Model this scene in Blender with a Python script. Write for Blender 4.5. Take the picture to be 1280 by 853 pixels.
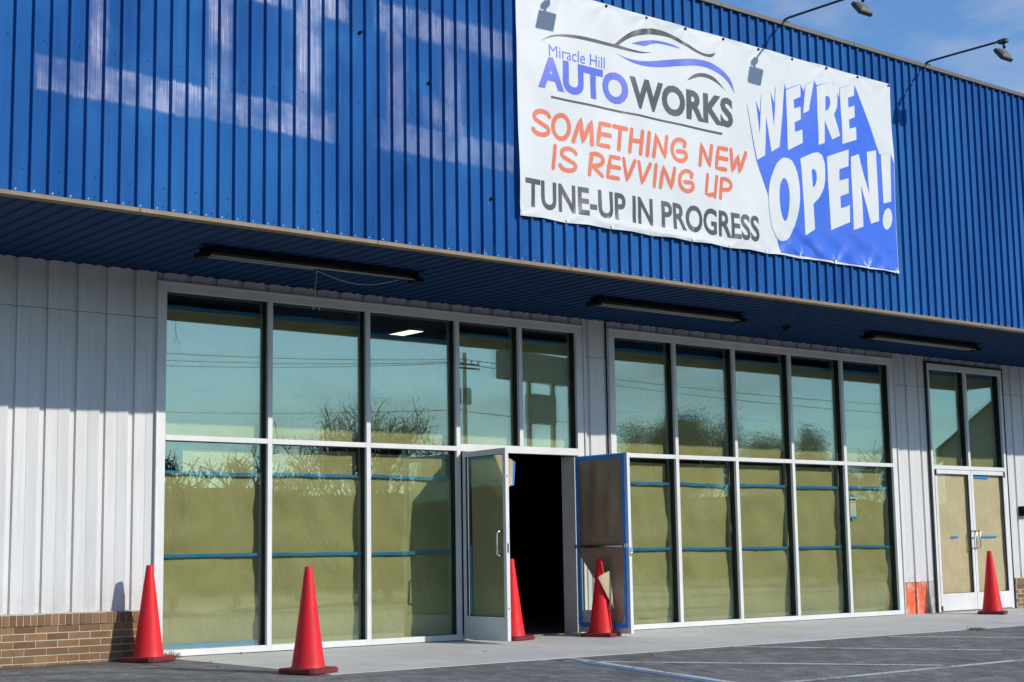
import bpy, bmesh, math, random
from mathutils import Vector, Matrix, noise
from mathutils.geometry import tessellate_polygon

for o in list(bpy.data.objects): bpy.data.objects.remove(o)
S = bpy.context.scene
C = S.collection
R = math.radians
random.seed(7)

# ---------------------------------------------------------------- camera
F_PX, YAW, PIT, ROL = 1955.4, R(39.229), R(7.833), R(-0.928)
CAM = Vector((0.0, -14.26, 0.921))
fw = Vector((math.sin(YAW)*math.cos(PIT), math.cos(YAW)*math.cos(PIT), math.sin(PIT)))
_r = Vector((math.cos(YAW), -math.sin(YAW), 0)); _u = _r.cross(fw)
rt = _r*math.cos(ROL)+_u*math.sin(ROL); up = -_r*math.sin(ROL)+_u*math.cos(ROL)
cam = bpy.data.cameras.new('camera'); cam.sensor_width = 36; cam.lens = F_PX/1280*36; cam.clip_end = 2000; cam.clip_start = .05
co = bpy.data.objects.new('camera', cam); C.objects.link(co)
m = Matrix((rt, up, -fw)).transposed().to_4x4(); m.translation = CAM; co.matrix_world = m
S.camera = co
def PX(u, v, axis, val):
    """photo pixel (1280x853) -> point where its ray meets the plane axis=val"""
    d = fw+rt*((u-640)/F_PX)-up*((v-426.5)/F_PX); k = 'xyz'.index(axis)
    return CAM+d*((val-CAM[k])/d[k])

# ---------------------------------------------------------------- sky, sun, exposure
SUN_DIR = Vector((-.53, 1, -.55)).normalized()
SUN_EL = math.asin(-SUN_DIR.z); SUN_AZ = math.atan2(-SUN_DIR.x, -SUN_DIR.y)
w = bpy.data.worlds.new('World'); S.world = w; w.use_nodes = True
nt = w.node_tree; N = nt.nodes; L = nt.links
bg = N['Background']; bg.inputs[1].default_value = .15
sky = N.new('ShaderNodeTexSky'); sky.sky_type = 'NISHITA'; sky.sun_disc = False
sky.sun_elevation = SUN_EL; sky.sun_rotation = SUN_AZ; sky.air_density = 1.0; sky.dust_density = .3; sky.ozone_density = 3.0
tc = N.new('ShaderNodeTexCoord'); mp = N.new('ShaderNodeMapping'); mp.inputs['Scale'].default_value = (1, 1, 2.6)
mp.inputs['Location'].default_value = (.35, .1, 0)
nz = N.new('ShaderNodeTexNoise'); nz.inputs['Scale'].default_value = 4.6; nz.inputs['Detail'].default_value = 7; nz.inputs['Roughness'].default_value = .52
mr = N.new('ShaderNodeMapRange'); mr.inputs[1].default_value = .48; mr.inputs[2].default_value = .68; mr.inputs[4].default_value = .8
mx = N.new('ShaderNodeMix'); mx.data_type = 'RGBA'; mx.inputs[7].default_value = (3.7, 3.95, 4.4, 1)
L.new(tc.outputs['Generated'], mp.inputs[0]); L.new(mp.outputs[0], nz.inputs[0]); L.new(nz.outputs[0], mr.inputs[0])
tn = N.new('ShaderNodeMix'); tn.data_type = 'RGBA'; tn.blend_type = 'MULTIPLY'; tn.inputs[0].default_value = 1; tn.inputs[7].default_value = (.70, .94, 1.16, 1); L.new(sky.outputs[0], tn.inputs[6])
L.new(mr.outputs[0], mx.inputs[0]); L.new(tn.outputs[2], mx.inputs[6]); L.new(mx.outputs[2], bg.inputs[0])
sun = bpy.data.lights.new('sun', 'SUN'); sun.energy = 4.0; sun.angle = R(.53); sun.color = (1, .94, .85)
so = bpy.data.objects.new('sun', sun); C.objects.link(so); so.rotation_euler = SUN_DIR.to_track_quat('-Z', 'Y').to_euler(); so.location = (20, -30, 30)
S.view_settings.view_transform = 'Standard'; S.view_settings.look = 'None'; S.view_settings.gamma = 1
S.view_settings.use_curve_mapping = False; S.view_settings.exposure = 0

# ---------------------------------------------------------------- helpers
class MB:
    def __init__(s): s.v = []; s.f = []
    def add(s, vs, fs):
        b = len(s.v); s.v += [tuple(v) for v in vs]; s.f += [tuple(i+b for i in f) for f in fs]; return s
    def box(s, x0, x1, y0, y1, z0, z1):
        return s.add([(x0,y0,z0),(x1,y0,z0),(x1,y1,z0),(x0,y1,z0),(x0,y0,z1),(x1,y0,z1),(x1,y1,z1),(x0,y1,z1)],
                     [(0,3,2,1),(4,5,6,7),(0,1,5,4),(1,2,6,5),(2,3,7,6),(3,0,4,7)])
    def tube(s, pts, r, n=8, r1=None, cap=True):
        pts = [Vector(p) for p in pts]; k = len(pts); vs = []; fs = []
        for i, p in enumerate(pts):
            t = (pts[min(i+1, k-1)]-pts[max(i-1, 0)]).normalized()
            a = t.orthogonal().normalized() if i == 0 else (a-t*a.dot(t)).normalized()
            b = t.cross(a); rr = r if r1 is None else r+(r1-r)*i/(k-1)
            for j in range(n):
                q = 2*math.pi*j/n; vs.append(p+(a*math.cos(q)+b*math.sin(q))*rr)
        for i in range(k-1):
            for j in range(n): fs.append((i*n+j, i*n+(j+1) % n, (i+1)*n+(j+1) % n, (i+1)*n+j))
        if cap: fs += [tuple(range(n))[::-1], tuple(range((k-1)*n, k*n))]
        return s.add(vs, fs)
    def lathe(s, prof, n=32, o=(0, 0, 0)):
        vs = []; fs = []; k = len(prof)
        for r, z in prof:
            for j in range(n):
                q = 2*math.pi*j/n; vs.append((o[0]+r*math.cos(q), o[1]+r*math.sin(q), o[2]+z))
        for i in range(k-1):
            for j in range(n): fs.append((i*n+j, i*n+(j+1) % n, (i+1)*n+(j+1) % n, (i+1)*n+j))
        return s.add(vs, fs)
    def mesh(s, name, mat=None, smooth=False):
        me = bpy.data.meshes.new(name); me.from_pydata(s.v, [], s.f)
        if mat: me.materials.append(mat)
        if smooth: me.polygons.foreach_set('use_smooth', [True]*len(me.polygons))
        me.update(); return me
    def build(s, name, mat, parent=None, smooth=False, bevel=0):
        return link(name, s.mesh(name, mat, smooth), parent, bevel)
def link(name, me, parent=None, bevel=0, loc=None, rot=None):
    o = bpy.data.objects.new(name, me); C.objects.link(o)
    if parent: o.parent = parent
    if loc: o.location = loc
    if rot: o.rotation_euler = rot
    if bevel:
        b = o.modifiers.new('b', 'BEVEL'); b.width = bevel; b.segments = 2; b.limit_method = 'ANGLE'
    return o
def empty(name, loc=(0, 0, 0), parent=None):
    o = bpy.data.objects.new(name, None); C.objects.link(o); o.location = loc; o.empty_display_size = .1
    if parent: o.parent = parent
    return o
def tag(o, label=None, cat=None, group=None, kind=None):
    if label: o['label'] = label
    if cat: o['category'] = cat
    if group: o['group'] = group
    if kind: o['kind'] = kind
    return o
def lerp(a, b, t): return a+(b-a)*t

# ---------------------------------------------------------------- materials
class NT:
    def __init__(s, name):
        s.m = bpy.data.materials.new(name); s.m.use_nodes = True; s.t = s.m.node_tree; s.b = s.t.nodes['Principled BSDF']
        s.out = s.t.nodes['Material Output']
        s.g = s.n('ShaderNodeNewGeometry')
    def n(s, typ, **kw):
        x = s.t.nodes.new(typ)
        for k, v in kw.items(): setattr(x, k, v)
        return x
    def l(s, a, b): s.t.links.new(a, b)
    def val(s, i, v):
        if hasattr(v, 'links') or isinstance(v, bpy.types.NodeSocket): s.l(v, i)
        else: i.default_value = v
    def noise(s, scale, detail=4, rough=.55, stretch=(1, 1, 1), vec=None, dist=0):
        mp = s.n('ShaderNodeMapping'); mp.inputs['Scale'].default_value = stretch
        s.l(vec or s.g.outputs['Position'], mp.inputs[0])
        t = s.n('ShaderNodeTexNoise'); t.inputs['Scale'].default_value = scale; t.inputs['Detail'].default_value = detail; t.inputs['Roughness'].default_value = rough
        t.inputs['Distortion'].default_value = dist
        s.l(mp.outputs[0], t.inputs[0]); return t.outputs[0]
    def ramp(s, x, a, b, lo=0., hi=1., smooth=False):
        r = s.n('ShaderNodeMapRange'); r.clamp = True
        if smooth: r.interpolation_type = 'SMOOTHSTEP'
        s.val(r.inputs[0], x); s.val(r.inputs[1], a); s.val(r.inputs[2], b); s.val(r.inputs[3], lo); s.val(r.inputs[4], hi); return r.outputs[0]
    def math(s, op, a, b=0.):
        x = s.n('ShaderNodeMath', operation=op); s.val(x.inputs[0], a); s.val(x.inputs[1], b); return x.outputs[0]
    def mix(s, f, a, b):
        x = s.n('ShaderNodeMix'); x.data_type = 'RGBA'; s.val(x.inputs[0], f)
        for i, c in ((6, a), (7, b)):
            if isinstance(c, tuple): x.inputs[i].default_value = c+(1,) if len(c) == 3 else c
            else: s.l(c, x.inputs[i])
        return x.outputs[2]
    def scale(s, col, f):
        x = s.n('ShaderNodeVectorMath', operation='SCALE')
        if isinstance(col, tuple): x.inputs[0].default_value = col
        else: s.l(col, x.inputs[0])
        s.val(x.inputs['Scale'], f); return x.outputs[0]
    def bump(s, h, strength=.3, dist=.01):
        b = s.n('ShaderNodeBump'); b.inputs['Strength'].default_value = strength; b.inputs['Distance'].default_value = dist
        s.l(h, b.inputs['Height']); s.l(b.outputs[0], s.b.inputs['Normal'])
    def xyz(s):
        x = s.n('ShaderNodeSeparateXYZ'); s.l(s.g.outputs['Position'], x.inputs[0]); return x.outputs
    def fin(s, col=None, rough=.5, metal=0., spec=.5):
        if col is not None:
            if isinstance(col, tuple): s.b.inputs['Base Color'].default_value = col+(1,)
            else: s.l(col, s.b.inputs['Base Color'])
        s.val(s.b.inputs['Roughness'], rough); s.b.inputs['Metallic'].default_value = metal
        if spec is not None: s.b.inputs['Specular IOR Level'].default_value = spec
        return s.m
def simple(name, col, rough=.5, metal=0, spec=.5, var=.12, nscale=6, bump=0):
    t = NT(name); n = t.noise(nscale, 5, .6)
    c = t.scale(col, t.ramp(n, .25, .75, 1-var, 1+var))
    if bump: t.bump(t.noise(nscale*12, 3), bump, .004)
    return t.fin(c, rough, metal, spec)

# --- painted blue sheet metal with the ghost of a removed letter sign
def blue_metal(name, ghost):
    t = NT(name); P = t.xyz()
    n1 = t.noise(1.1, 4, .6, (1, 1, .35)); n2 = t.noise(22, 3, .6, (1, 1, .03)); n3 = t.noise(130, 2, .5, (1, 1, .008))
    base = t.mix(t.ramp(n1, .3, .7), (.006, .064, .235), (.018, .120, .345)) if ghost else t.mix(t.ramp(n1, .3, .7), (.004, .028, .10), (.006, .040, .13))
    base = t.scale(base, t.ramp(n2, .3, .7, .93, 1.07))
    rough = t.ramp(n1, .3, .7, .66, .8)
    if ghost:
        def soft(x, a, b, e):
            return t.math('MULTIPLY', t.ramp(x, a-e, a+e, 0, 1, True), t.ramp(x, b-e, b+e, 1, 0, True))
        wob = t.noise(3.5, 4, .6); wz = t.math('ADD', P[2], t.ramp(wob, .3, .7, -.015, .015)); wx = t.math('ADD', P[0], t.ramp(wob, .3, .7, .025, -.025))
        def rect(x0, x1, z0, z1, ex=.03, ez=.03, sx=0):
            xx = wx
            if sx: xx = t.math('ADD', wx, t.math('MULTIPLY', t.math('SUBTRACT', wz, z0), sx))
            return t.math('MULTIPLY', soft(xx, x0, x1, ex), soft(wz, z0, z1, ez))
        rs = [rect(4.72, 7.56, 4.675, 4.97, .05, .022), rect(5.15, 5.32, 4.9, 7.3, .05), rect(6.24, 6.50, 4.9, 7.3, .07), rect(7.10, 7.41, 4.9, 7.3, .06),
              rect(6.60, 7.70, 5.835, 6.14, .06, .03), rect(8.01, 9.70, 4.70, 4.99, .05, .03), rect(8.12, 8.34, 4.9, 6.1, .04), rect(8.01, 9.70, 5.84, 6.14, .05, .04),
              rect(8.78, 9.05, 4.9, 5.95, .09), rect(8.55, 9.0, 5.02, 5.3, .15, .1), rect(3.0, 4.1, 4.675, 4.97, .05, .02), rect(3.3, 3.55, 4.9, 7.3, .05)]
        a = rs[0]
        for r_ in rs[1:]: a = t.math('MAXIMUM', a, r_)
        streak = t.ramp(n3, .35, .62, .55, 1.0); pat = t.ramp(t.noise(2.3, 3, .6), .30, .58, .35, 1)
        fade = t.ramp(P[0], 7.6, 8.4, 1., .9)
        a = t.math('MULTIPLY', t.math('MULTIPLY', a, streak), t.math('MULTIPLY', pat, fade))
        # faint paler wash round the old letters and thin white drips
        wash = t.math('MULTIPLY', t.ramp(t.noise(1.7, 4, .6), .5, .75), t.math('MULTIPLY', soft(P[2], 4.4, 6.2, .3), soft(P[0], 4.6, 10.2, .4)))
        base = t.mix(t.math('MULTIPLY', wash, .35), base, (.05, .22, .50))
        drip = t.math('MULTIPLY', t.ramp(t.noise(30, 2, .5, (1, 1, .05)), .66, .74), t.math('MULTIPLY', soft(P[2], 3.82, 4.6, .15), soft(P[0], 9.0, 10.4, .3)))
        base = t.mix(t.math('MULTIPLY', drip, .5), base, (.55, .6, .66))
        a = t.math('MULTIPLY', a, t.ramp(n1, .2, .6, .75, 1)); rough = t.ramp(a, 0, 1, .78, .34); t.b.inputs['Specular Tint'].default_value = (1, .86, .78, 1); t.l(t.ramp(a, 0, 1, .12, .62), t.b.inputs['Specular IOR Level']); return t.fin(base, rough, 0, None)
    return t.fin(base, rough, 0, .2)
M = {}
M['blue'] = blue_metal('blue_painted_metal', True)
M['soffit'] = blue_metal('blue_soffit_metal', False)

def white_metal():
    t = NT('white_wall_metal'); P = t.xyz()
    n = t.noise(1.5, 4, .6, (1, 1, .4)); st = t.noise(18, 4, .6, (1, 1, .04)); fine = t.noise(90, 2, .5, (1, 1, .01))
    c = t.mix(t.ramp(n, .3, .7), (.57, .565, .55), (.64, .635, .625))
    c = t.scale(c, t.math('MULTIPLY', t.ramp(st, .3, .7, .93, 1.04), t.ramp(fine, .3, .7, .95, 1.03)))
    d = t.math('MULTIPLY', t.ramp(P[2], .75, .42, 0, .5), t.ramp(t.noise(9, 4, .65), .35, .7))
    c = t.mix(d, c, (.36, .31, .25))
    g = t.math('MULTIPLY', t.ramp(t.noise(3, 5, .6, (1, 1, .25)), .55, .8), .35)
    c = t.mix(g, c, (.40, .40, .40))
    return t.fin(c, .42)
M['white'] = white_metal()
M['frame'] = simple('white_aluminium', (.64, .64, .63), .42, 0, .4, .10, 2.5)
M['frame_dark'] = simple('black_glazing_gasket', (.008, .010, .012), .5)
M['steel'] = simple('brushed_steel', (.55, .55, .56), .28, 1)
M['trim'] = simple('tan_drip_trim', (.19, .13, .062), .55, 0, .5, .25, 5)
M['cap'] = simple('brown_roof_trim', (.075, .06, .048), .5, 0, .5, .2, 4)
M['screw'] = simple('dark_screw', (.008, .010, .02), .8, 0, .1)
M['black'] = simple('black_fixture_metal', (.010, .010, .011), .7, 0, .1)
M['tube'] = simple('fluorescent_tube', (.40, .39, .34), .35)
M['wire'] = simple('pale_wire', (.45, .43, .38), .5)
M['pipe'] = simple('dark_pipe', (.02, .02, .022), .45)
M['lamp_back'] = simple('grey_lamp_housing', (.14, .125, .105), .5)
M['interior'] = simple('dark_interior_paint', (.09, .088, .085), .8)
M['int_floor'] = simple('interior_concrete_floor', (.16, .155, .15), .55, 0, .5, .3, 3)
M['roof'] = simple('grey_roof', (.3, .3, .3), .7)
def lit():
    t = NT('lit_troffer_lens'); t.b.inputs['Emission Color'].default_value = (1, .98, .93, 1); t.b.inputs['Emission Strength'].default_value = 2.2
    return t.fin((.8, .8, .8), .5)
M['lit'] = lit()
def glass(name, tint, gcol, a, b):
    t = NT(name); t.t.nodes.remove(t.b)
    lw = t.n('ShaderNodeLayerWeight'); lw.inputs[0].default_value = .5
    f = t.math('ADD', t.math('MULTIPLY', t.math('POWER', lw.outputs['Facing'], 4.), b), a)
    tr = t.n('ShaderNodeBsdfTransparent'); tr.inputs[0].default_value = tint+(1,)
    gl = t.n('ShaderNodeBsdfGlossy'); gl.inputs[0].default_value = gcol+(1,); gl.inputs['Roughness'].default_value = 0.0
    mxs = t.n('ShaderNodeMixShader'); t.l(f, mxs.inputs[0]); t.l(tr.outputs[0], mxs.inputs[1]); t.l(gl.outputs[0], mxs.inputs[2])
    t.l(mxs.outputs[0], t.out.inputs[0]); return t.m
M['glass'] = glass('green_tinted_glass', (.945, .968, .915), (.82, .97, .90), .11, .45)
M['glass_in'] = glass('green_tinted_inner_glass', (.95, .968, .92), (.82, .97, .90), .045, .25)
M['clear'] = glass('clear_door_glass', (.96, .965, .95), (.9, 1, .97), .03, .4)
def paper(name, c0, c1):
    t = NT(name); n = t.noise(2.5, 4, .6); fib = t.noise(60, 4, .6, (1, 1, .25)); cr = t.noise(1.6, 5, .6, (1, 1, .6), dist=1.2)
    c = t.mix(t.ramp(n, .3, .7), c0, c1); c = t.scale(c, t.ramp(fib, .3, .7, .94, 1.06))
    t.bump(t.math('ADD', cr, t.math('MULTIPLY', t.noise(4.5, 5, .6, (1, 1, .5), dist=2.), .30)), .40, .10)
    return t.fin(c, .6, 0, .35)
M['kraft'] = paper('kraft_paper', (.48, .395, .235), (.56, .46, .28))
M['brown'] = paper('shaded_kraft_paper', (.27, .20, .135), (.36, .27, .18))  # same kraft paper, with the shade on the open leaf put into its colour
M['tape'] = simple('blue_painters_tape', (.018, .26, .76), .55, 0, .4, .2, 8)
M['card'] = simple('pale_green_card', (.80, .88, .84), .6)
M['ink'] = simple('black_print', (.03, .03, .035), .5)
def asphalt():
    t = NT('worn_asphalt'); P = t.xyz()
    big = t.noise(.35, 5, .6); mid = t.noise(3.2, 5, .62, (1, 1.6, 1)); agg = t.noise(55, 4, .75); sp = t.noise(190, 2, .6)
    c = t.mix(t.ramp(big, .3, .7), (.125, .128, .128), (.175, .177, .176))
    c = t.mix(t.ramp(mid, .44, .68, 0, .7), c, (.25, .248, .24))
    c = t.scale(c, t.math('MULTIPLY', t.ramp(agg, .3, .7, .45, 1.55), t.math('MULTIPLY', t.ramp(sp, .35, .7, .7, 1.35), t.ramp(t.noise(9, 6, .75, (1, .45, 1)), .3, .7, .58, 1.42))))
    # faded old blue stall paint near the brick wall and dark oil stains
    oil = t.math('MULTIPLY', t.ramp(t.noise(.9, 4, .6), .58, .74), .55); c = t.mix(oil, c, (.045, .045, .046))
    dirt = t.math('MULTIPLY', t.math('MULTIPLY', t.ramp(P[1], -.75, -.05), t.ramp(P[0], 7.6, 7.0)), t.ramp(t.noise(5, 4, .6), .3, .6, .3, .9))
    c = t.mix(dirt, c, (.10, .075, .05))
    crack = t.n('ShaderNodeTexVoronoi', feature='DISTANCE_TO_EDGE'); crack.inputs['Scale'].default_value = .55
    mpv = t.n('ShaderNodeMixRGB') if False else None
    t.l(t.g.outputs['Position'], crack.inputs['Vector'])
    cm = t.math('MULTIPLY', t.ramp(crack.outputs[0], .0, .012, 1, 0), t.ramp(t.noise(1.3, 3), .5, .6))
    c = t.mix(t.math('MULTIPLY', cm, .7), c, (.02, .02, .02))
    t.bump(agg, .6, .006)
    return t.fin(c, .85, 0, .3)
M['asphalt'] = asphalt()
def concrete():
    t = NT('sidewalk_concrete'); big = t.noise(.8, 5, .6); mid = t.noise(5, 5, .6, (.5, 1.6, 1)); fine = t.noise(70, 4, .7)
    c = t.mix(t.ramp(big, .3, .7), (.50, .495, .475), (.62, .615, .595)); c = t.mix(t.ramp(mid, .5, .78, 0, .5), c, (.34, .335, .32))
    c = t.scale(c, t.ramp(fine, .3, .7, .84, 1.12))
    st = t.math('MULTIPLY', t.ramp(t.noise(1.4, 4, .6, (1, 2.5, 1)), .60, .74), .4); c = t.mix(st, c, (.25, .245, .235))
    t.bump(fine, .3, .003); return t.fin(c, .8, 0, .3)
M['concrete'] = concrete()
def paintline(name, col, wear0, wear1):
    t = NT(name); n = t.noise(28, 5, .7); agg = t.noise(170, 3, .7); b = t.noise(2.2, 4, .6)
    a = t.math('ADD', t.ramp(n, wear0, wear1), t.ramp(b, .35, .65, -.35, .35))
    c = t.mix(t.ramp(a, .2, .8), (.14, .14, .142), col); c = t.scale(c, t.ramp(agg, .3, .7, .8, 1.15)); t.bump(agg, .6, .005)
    return t.fin(c, .75, 0, .3)
M['line_white'] = paintline('worn_white_paint', (.55, .55, .54), .32, .55)
M['line_blue'] = paintline('worn_blue_paint', (.08, .24, .46), .35, .6)
M['line_blue_old'] = paintline('faded_blue_paint', (.06, .12, .22), .52, .72)
def brick():
    t = NT('brown_brick'); oi = t.n('ShaderNodeObjectInfo'); r_ = oi.outputs['Random']
    c = t.mix(r_, (.155, .080, .036), (.26, .150, .070)); n = t.noise(35, 5, .65)
    c = t.mix(t.ramp(n, .5, .8, 0, .5), c, (.13, .062, .035)); c = t.scale(c, t.ramp(t.noise(9, 4), .3, .7, .85, 1.15)); t.bump(n, .5, .004)
    return t.fin(c, .85, 0, .3)
M['brick'] = brick()
M['mortar'] = simple('mortar', (.46, .44, .38), .9, 0, .2, .15, 20, .4)
def orange():
    t = NT('orange_primer_patch'); P = t.xyz(); n = t.noise(7, 5, .65, (1, 1, .6)); n2 = t.noise(16, 4, .6, (1, 1, .35))
    c = t.mix(t.ramp(n, .50, .57), (.74, .095, .02), (.52, .34, .26)); c = t.mix(t.ramp(n2, .55, .66), c, (.28, .12, .07))
    return t.fin(c, .65)
M['orange'] = orange()
M['patch'] = simple('stained_grey_patch', (.42, .40, .33), .7, 0, .4, .35, 9)
def cone(name, dirt):
    t = NT(name); tx = t.n('ShaderNodeTexCoord'); n = t.noise(7, 5, .65, vec=tx.outputs['Object']); n2 = t.noise(26, 4, .6, (1, 1, .5), vec=tx.outputs['Object'])
    c = t.mix(t.ramp(n, .3, .75, 0, .5), (.74, .013, .022), (.62, .013, .022))
    if dirt:
        c = t.mix(t.math('MULTIPLY', t.ramp(n2, .60, .74), dirt), c, (.12, .02, .02))
    oi = t.n('ShaderNodeObjectInfo'); sc_ = t.noise(14, 5, .7, (1, 1, .35), vec=tx.outputs['Object']); c = t.mix(t.math('MULTIPLY', t.ramp(t.math('ADD', sc_, t.math('MULTIPLY', oi.outputs['Random'], .06)), .56, .70), .5), c, (.36, .03, .03)); sp_ = t.n('ShaderNodeSeparateXYZ'); t.l(tx.outputs['Object'], sp_.inputs[0]); c = t.mix(t.math('MULTIPLY', t.ramp(sp_.outputs[2], .22, .05), t.ramp(n2, .35, .65, .1, .55)), c, (.30, .05, .045))
    return t.fin(c, .5, 0, .25)
M['cone'] = cone('red_cone_plastic', 0); M['cone_d'] = cone('dirty_red_cone_plastic', .85)
M['cone_base'] = simple('dull_red_cone_base', (.15, .014, .018), .7, 0, .4, .3, 12)
def vinyl(name, col, rough=.45, var=.03):
    t = NT(name); n = t.noise(1.2, 4, .6); c = t.scale(col, t.ramp(n, .3, .7, 1-var, 1+var)); return t.fin(c, rough, 0, .3)
M['v_white'] = vinyl('white_banner_vinyl', (.57, .59, .595), .48); M['v_blue'] = vinyl('blue_banner_print', (.035, .125, .60), .36, .08)
M['p_blue'] = vinyl('blue_letter_print', (.07, .12, .55), .42, .06); M['p_grey'] = vinyl('charcoal_letter_print', (.06, .062, .072), .36, .1)
M['p_orange'] = vinyl('orange_letter_print', (.62, .135, .065), .45, .06)
M['grommet'] = simple('white_grommet', (.8, .8, .8), .3)
M['bark'] = simple('tree_bark', (.07, .055, .04), .9, 0, .2, .3, 6)
M['pole'] = simple('weathered_pole_wood', (.12, .095, .07), .85, 0, .2, .25, 4)
M['sign_panel'] = simple('faded_sign_panel', (.36, .38, .36), .6, 0, .3, .2, 3)
M['galv'] = simple('galvanised_metal', (.30, .31, .31), .5, .3)
def leaf(name, a, b):
    t = NT(name); n = t.noise(1.3, 3); oi = t.n('ShaderNodeObjectInfo')
    c = t.mix(t.ramp(n, .35, .65), a, b)
    return t.fin(c, 1, 0, 0)
M['leaf_a'] = leaf('spring_leaf', (.035, .06, .018), (.07, .10, .03)); M['leaf_b'] = leaf('dark_leaf', (.03, .05, .018), (.06, .085, .025))
M['grass'] = simple('dry_grass', (.10, .11, .045), .9, 0, .2, .35, .4)
M['siding'] = simple('grey_siding', (.28, .29, .28), .7); M['shingle'] = simple('dark_shingle', (.05, .055, .055), .85)

# ---------------------------------------------------------------- ground
def gz(y):
    ks = [(-400, -1.1), (-60, -1.05), (-25, -.86), (-14, -.53), (-2.75, -.048), (0, -.008), (400, -.008)]
    for (y0, z0), (y1, z1) in zip(ks, ks[1:]):
        if y <= y1: return lerp(z0, z1, (y-y0)/(y1-y0))
    return -.008
def sheet(name, xs, ys, dz, mat, kind='structure', label=None):
    b = MB(); vs = [(x, y, gz(y)+dz) for y in ys for x in xs]; n = len(xs)
    b.add(vs, [(j*n+i, j*n+i+1, (j+1)*n+i+1, (j+1)*n+i) for j in range(len(ys)-1) for i in range(n-1)])
    o = b.build(name, mat); return tag(o, label, kind=kind)
sheet('ground', [-350, -60, 60, 350], [-400, -60, -46, -25, -14, -2.75, 0, 40, 400], -.03, M['grass'])
sheet('parking_lot', [-40, -10, 10, 30, 70], [-31, -25, -14, -8, -2.75, 0, .02], -.004, M['asphalt'])
sheet('road', [-200, 0, 200], [-46, -40, -35], -.012, M['asphalt'])
# sidewalk slabs (left end runs square to the wall, then along y = -2.75)
sw = tag(empty('sidewalk', (7.2, 0, 0)), kind='structure')
edges = [7.17, 10.72, 14.3, 17.9, 21.5, 25.1]
for i, (a, b_) in enumerate(zip(edges, edges[1:])):
    q = MB(); g = .005 if i else 0; a1 = a+g; b1 = b_-.005; sk = .17 if i == 0 else 0
    ys = [0.10, -.9, -1.8, -2.76]
    top = []
    for y in ys:
        t_ = -y/2.76; top += [(a1+sk*t_, y, gz(y)), (b1, y, gz(y))]
    bot = [(x, y, z-.12) for x, y, z in top]; k = len(ys); fs = []
    for j in range(k-1):
        p = 2*j; fs += [(p+2, p+3, p+1, p), (2*k+p, 2*k+p+1, 2*k+p+3, 2*k+p+2), (p, p+2+0, 2*k+p+2, 2*k+p)[::-1], (p+1, p+3, 2*k+p+3, 2*k+p+1)]
    e = 2*(k-1); fs.append((e, e+1, 2*k+e+1, 2*k+e)[::-1]); fs = [f for f in fs]
    q.add([(x-7.2, y, z) for x, y, z in top+bot], fs); q.build('slab', M['concrete'], sw)
# painted lines: (pixel a, pixel b, width, material)
def ground_px(u, v):
    t0 = None; d = fw+rt*((u-640)/F_PX)-up*((v-426.5)/F_PX); lo, hi = 5., 40.
    for _ in range(50):
        mid = (lo+hi)/2; p = CAM+d*mid
        if p.z > gz(p.y)-.01: lo = mid
        else: hi = mid
    return CAM+d*lo
def stripe(name, a, b, wd, mat, dz=-.0005, label=None):
    a = Vector(a[:2]); b = Vector(b[:2]); d = (b-a).normalized(); nrm = Vector((-d.y, d.x))*wd/2; n = max(2, int((b-a).length/.4)); q = MB(); vs = []
    for i in range(n+1):
        p = a.lerp(b, i/n)
        for s_ in (1, -1): r_ = p+nrm*s_; vs.append((r_.x, r_.y, gz(r_.y)+dz))
    q.add(vs, [(2*i, 2*i+1, 2*i+3, 2*i+2) for i in range(n)]); o = q.build(name, mat)
    return tag(o, label, kind='structure')
A0 = Vector((10.02, -2.80)); A1 = ground_px(905, 853)
stripe('parking_line', A0, A0.lerp(Vector(A1[:2]), 1.6), .10, M['line_white'])
stripe('parking_line', A0+Vector((-.12, 0)), A0.lerp(Vector(A1[:2]), 1.6)+Vector((-.12, 0)), .11, M['line_blue'])
E0 = ground_px(1000, 853); E1 = ground_px(1280, 826)
stripe('parking_line', E0.lerp(E1, -.25), E0.lerp(E1, 2.2), .10, M['line_white'])
for a, b in (((705, 828), (1180, 833)), ((915, 809.5), (1279, 814.5)), ((1110, 797), (1279, 798))):
    stripe('parking_line', ground_px(*a), ground_px(*b), .10, M['line_white'])
for a, b in (((150, 826), (285, 843)), ((0, 846), (110, 841)), ((60, 851), (300, 850))):
    stripe('parking_line', ground_px(*a), ground_px(*b), .16, M['line_blue_old'], -.0015)

# ---------------------------------------------------------------- building
B = tag(empty('commercial_building', (6, 0, 0)), 'long commercial building with blue ribbed metal fascia over white walls and storefronts', 'building')
B.location = (0, 0, 0)
ZS, ZR, YF = 3.80, 7.10, -2.50
P6 = .15155
# fascia and soffit sheets: 6 ribs each
def rib_profile(n, h):
    pts = []
    for k in range(n):
        x = k*P6; pts += [(x, 0), (x+.010, h), (x+.040, h), (x+.050, 0)]
    return pts+[(n*P6, 0)]
pr = rib_profile(6, .030)
fb = MB(); zs = [ZS+.02, ZR-.01]; n = len(pr)
fb.add([(x, -h, z) for z in zs for x, h in pr], [(i, i+1, n+i+1, n+i) for i in range(n-1)])
fme = fb.mesh('fascia_sheet', M['blue'])
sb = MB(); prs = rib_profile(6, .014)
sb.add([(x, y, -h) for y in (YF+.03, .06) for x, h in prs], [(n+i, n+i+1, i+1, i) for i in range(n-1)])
sme = sb.mesh('soffit_sheet', M['soffit'])
X0 = 4.536-6*P6*4; NSH = 26
for k in range(NSH):
    link('fascia_panel', fme, B, loc=(X0+k*6*P6, YF, 0))
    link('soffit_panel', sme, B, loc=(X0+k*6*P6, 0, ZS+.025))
XE = X0+NSH*6*P6
sc = MB(); cl = MB()
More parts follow.
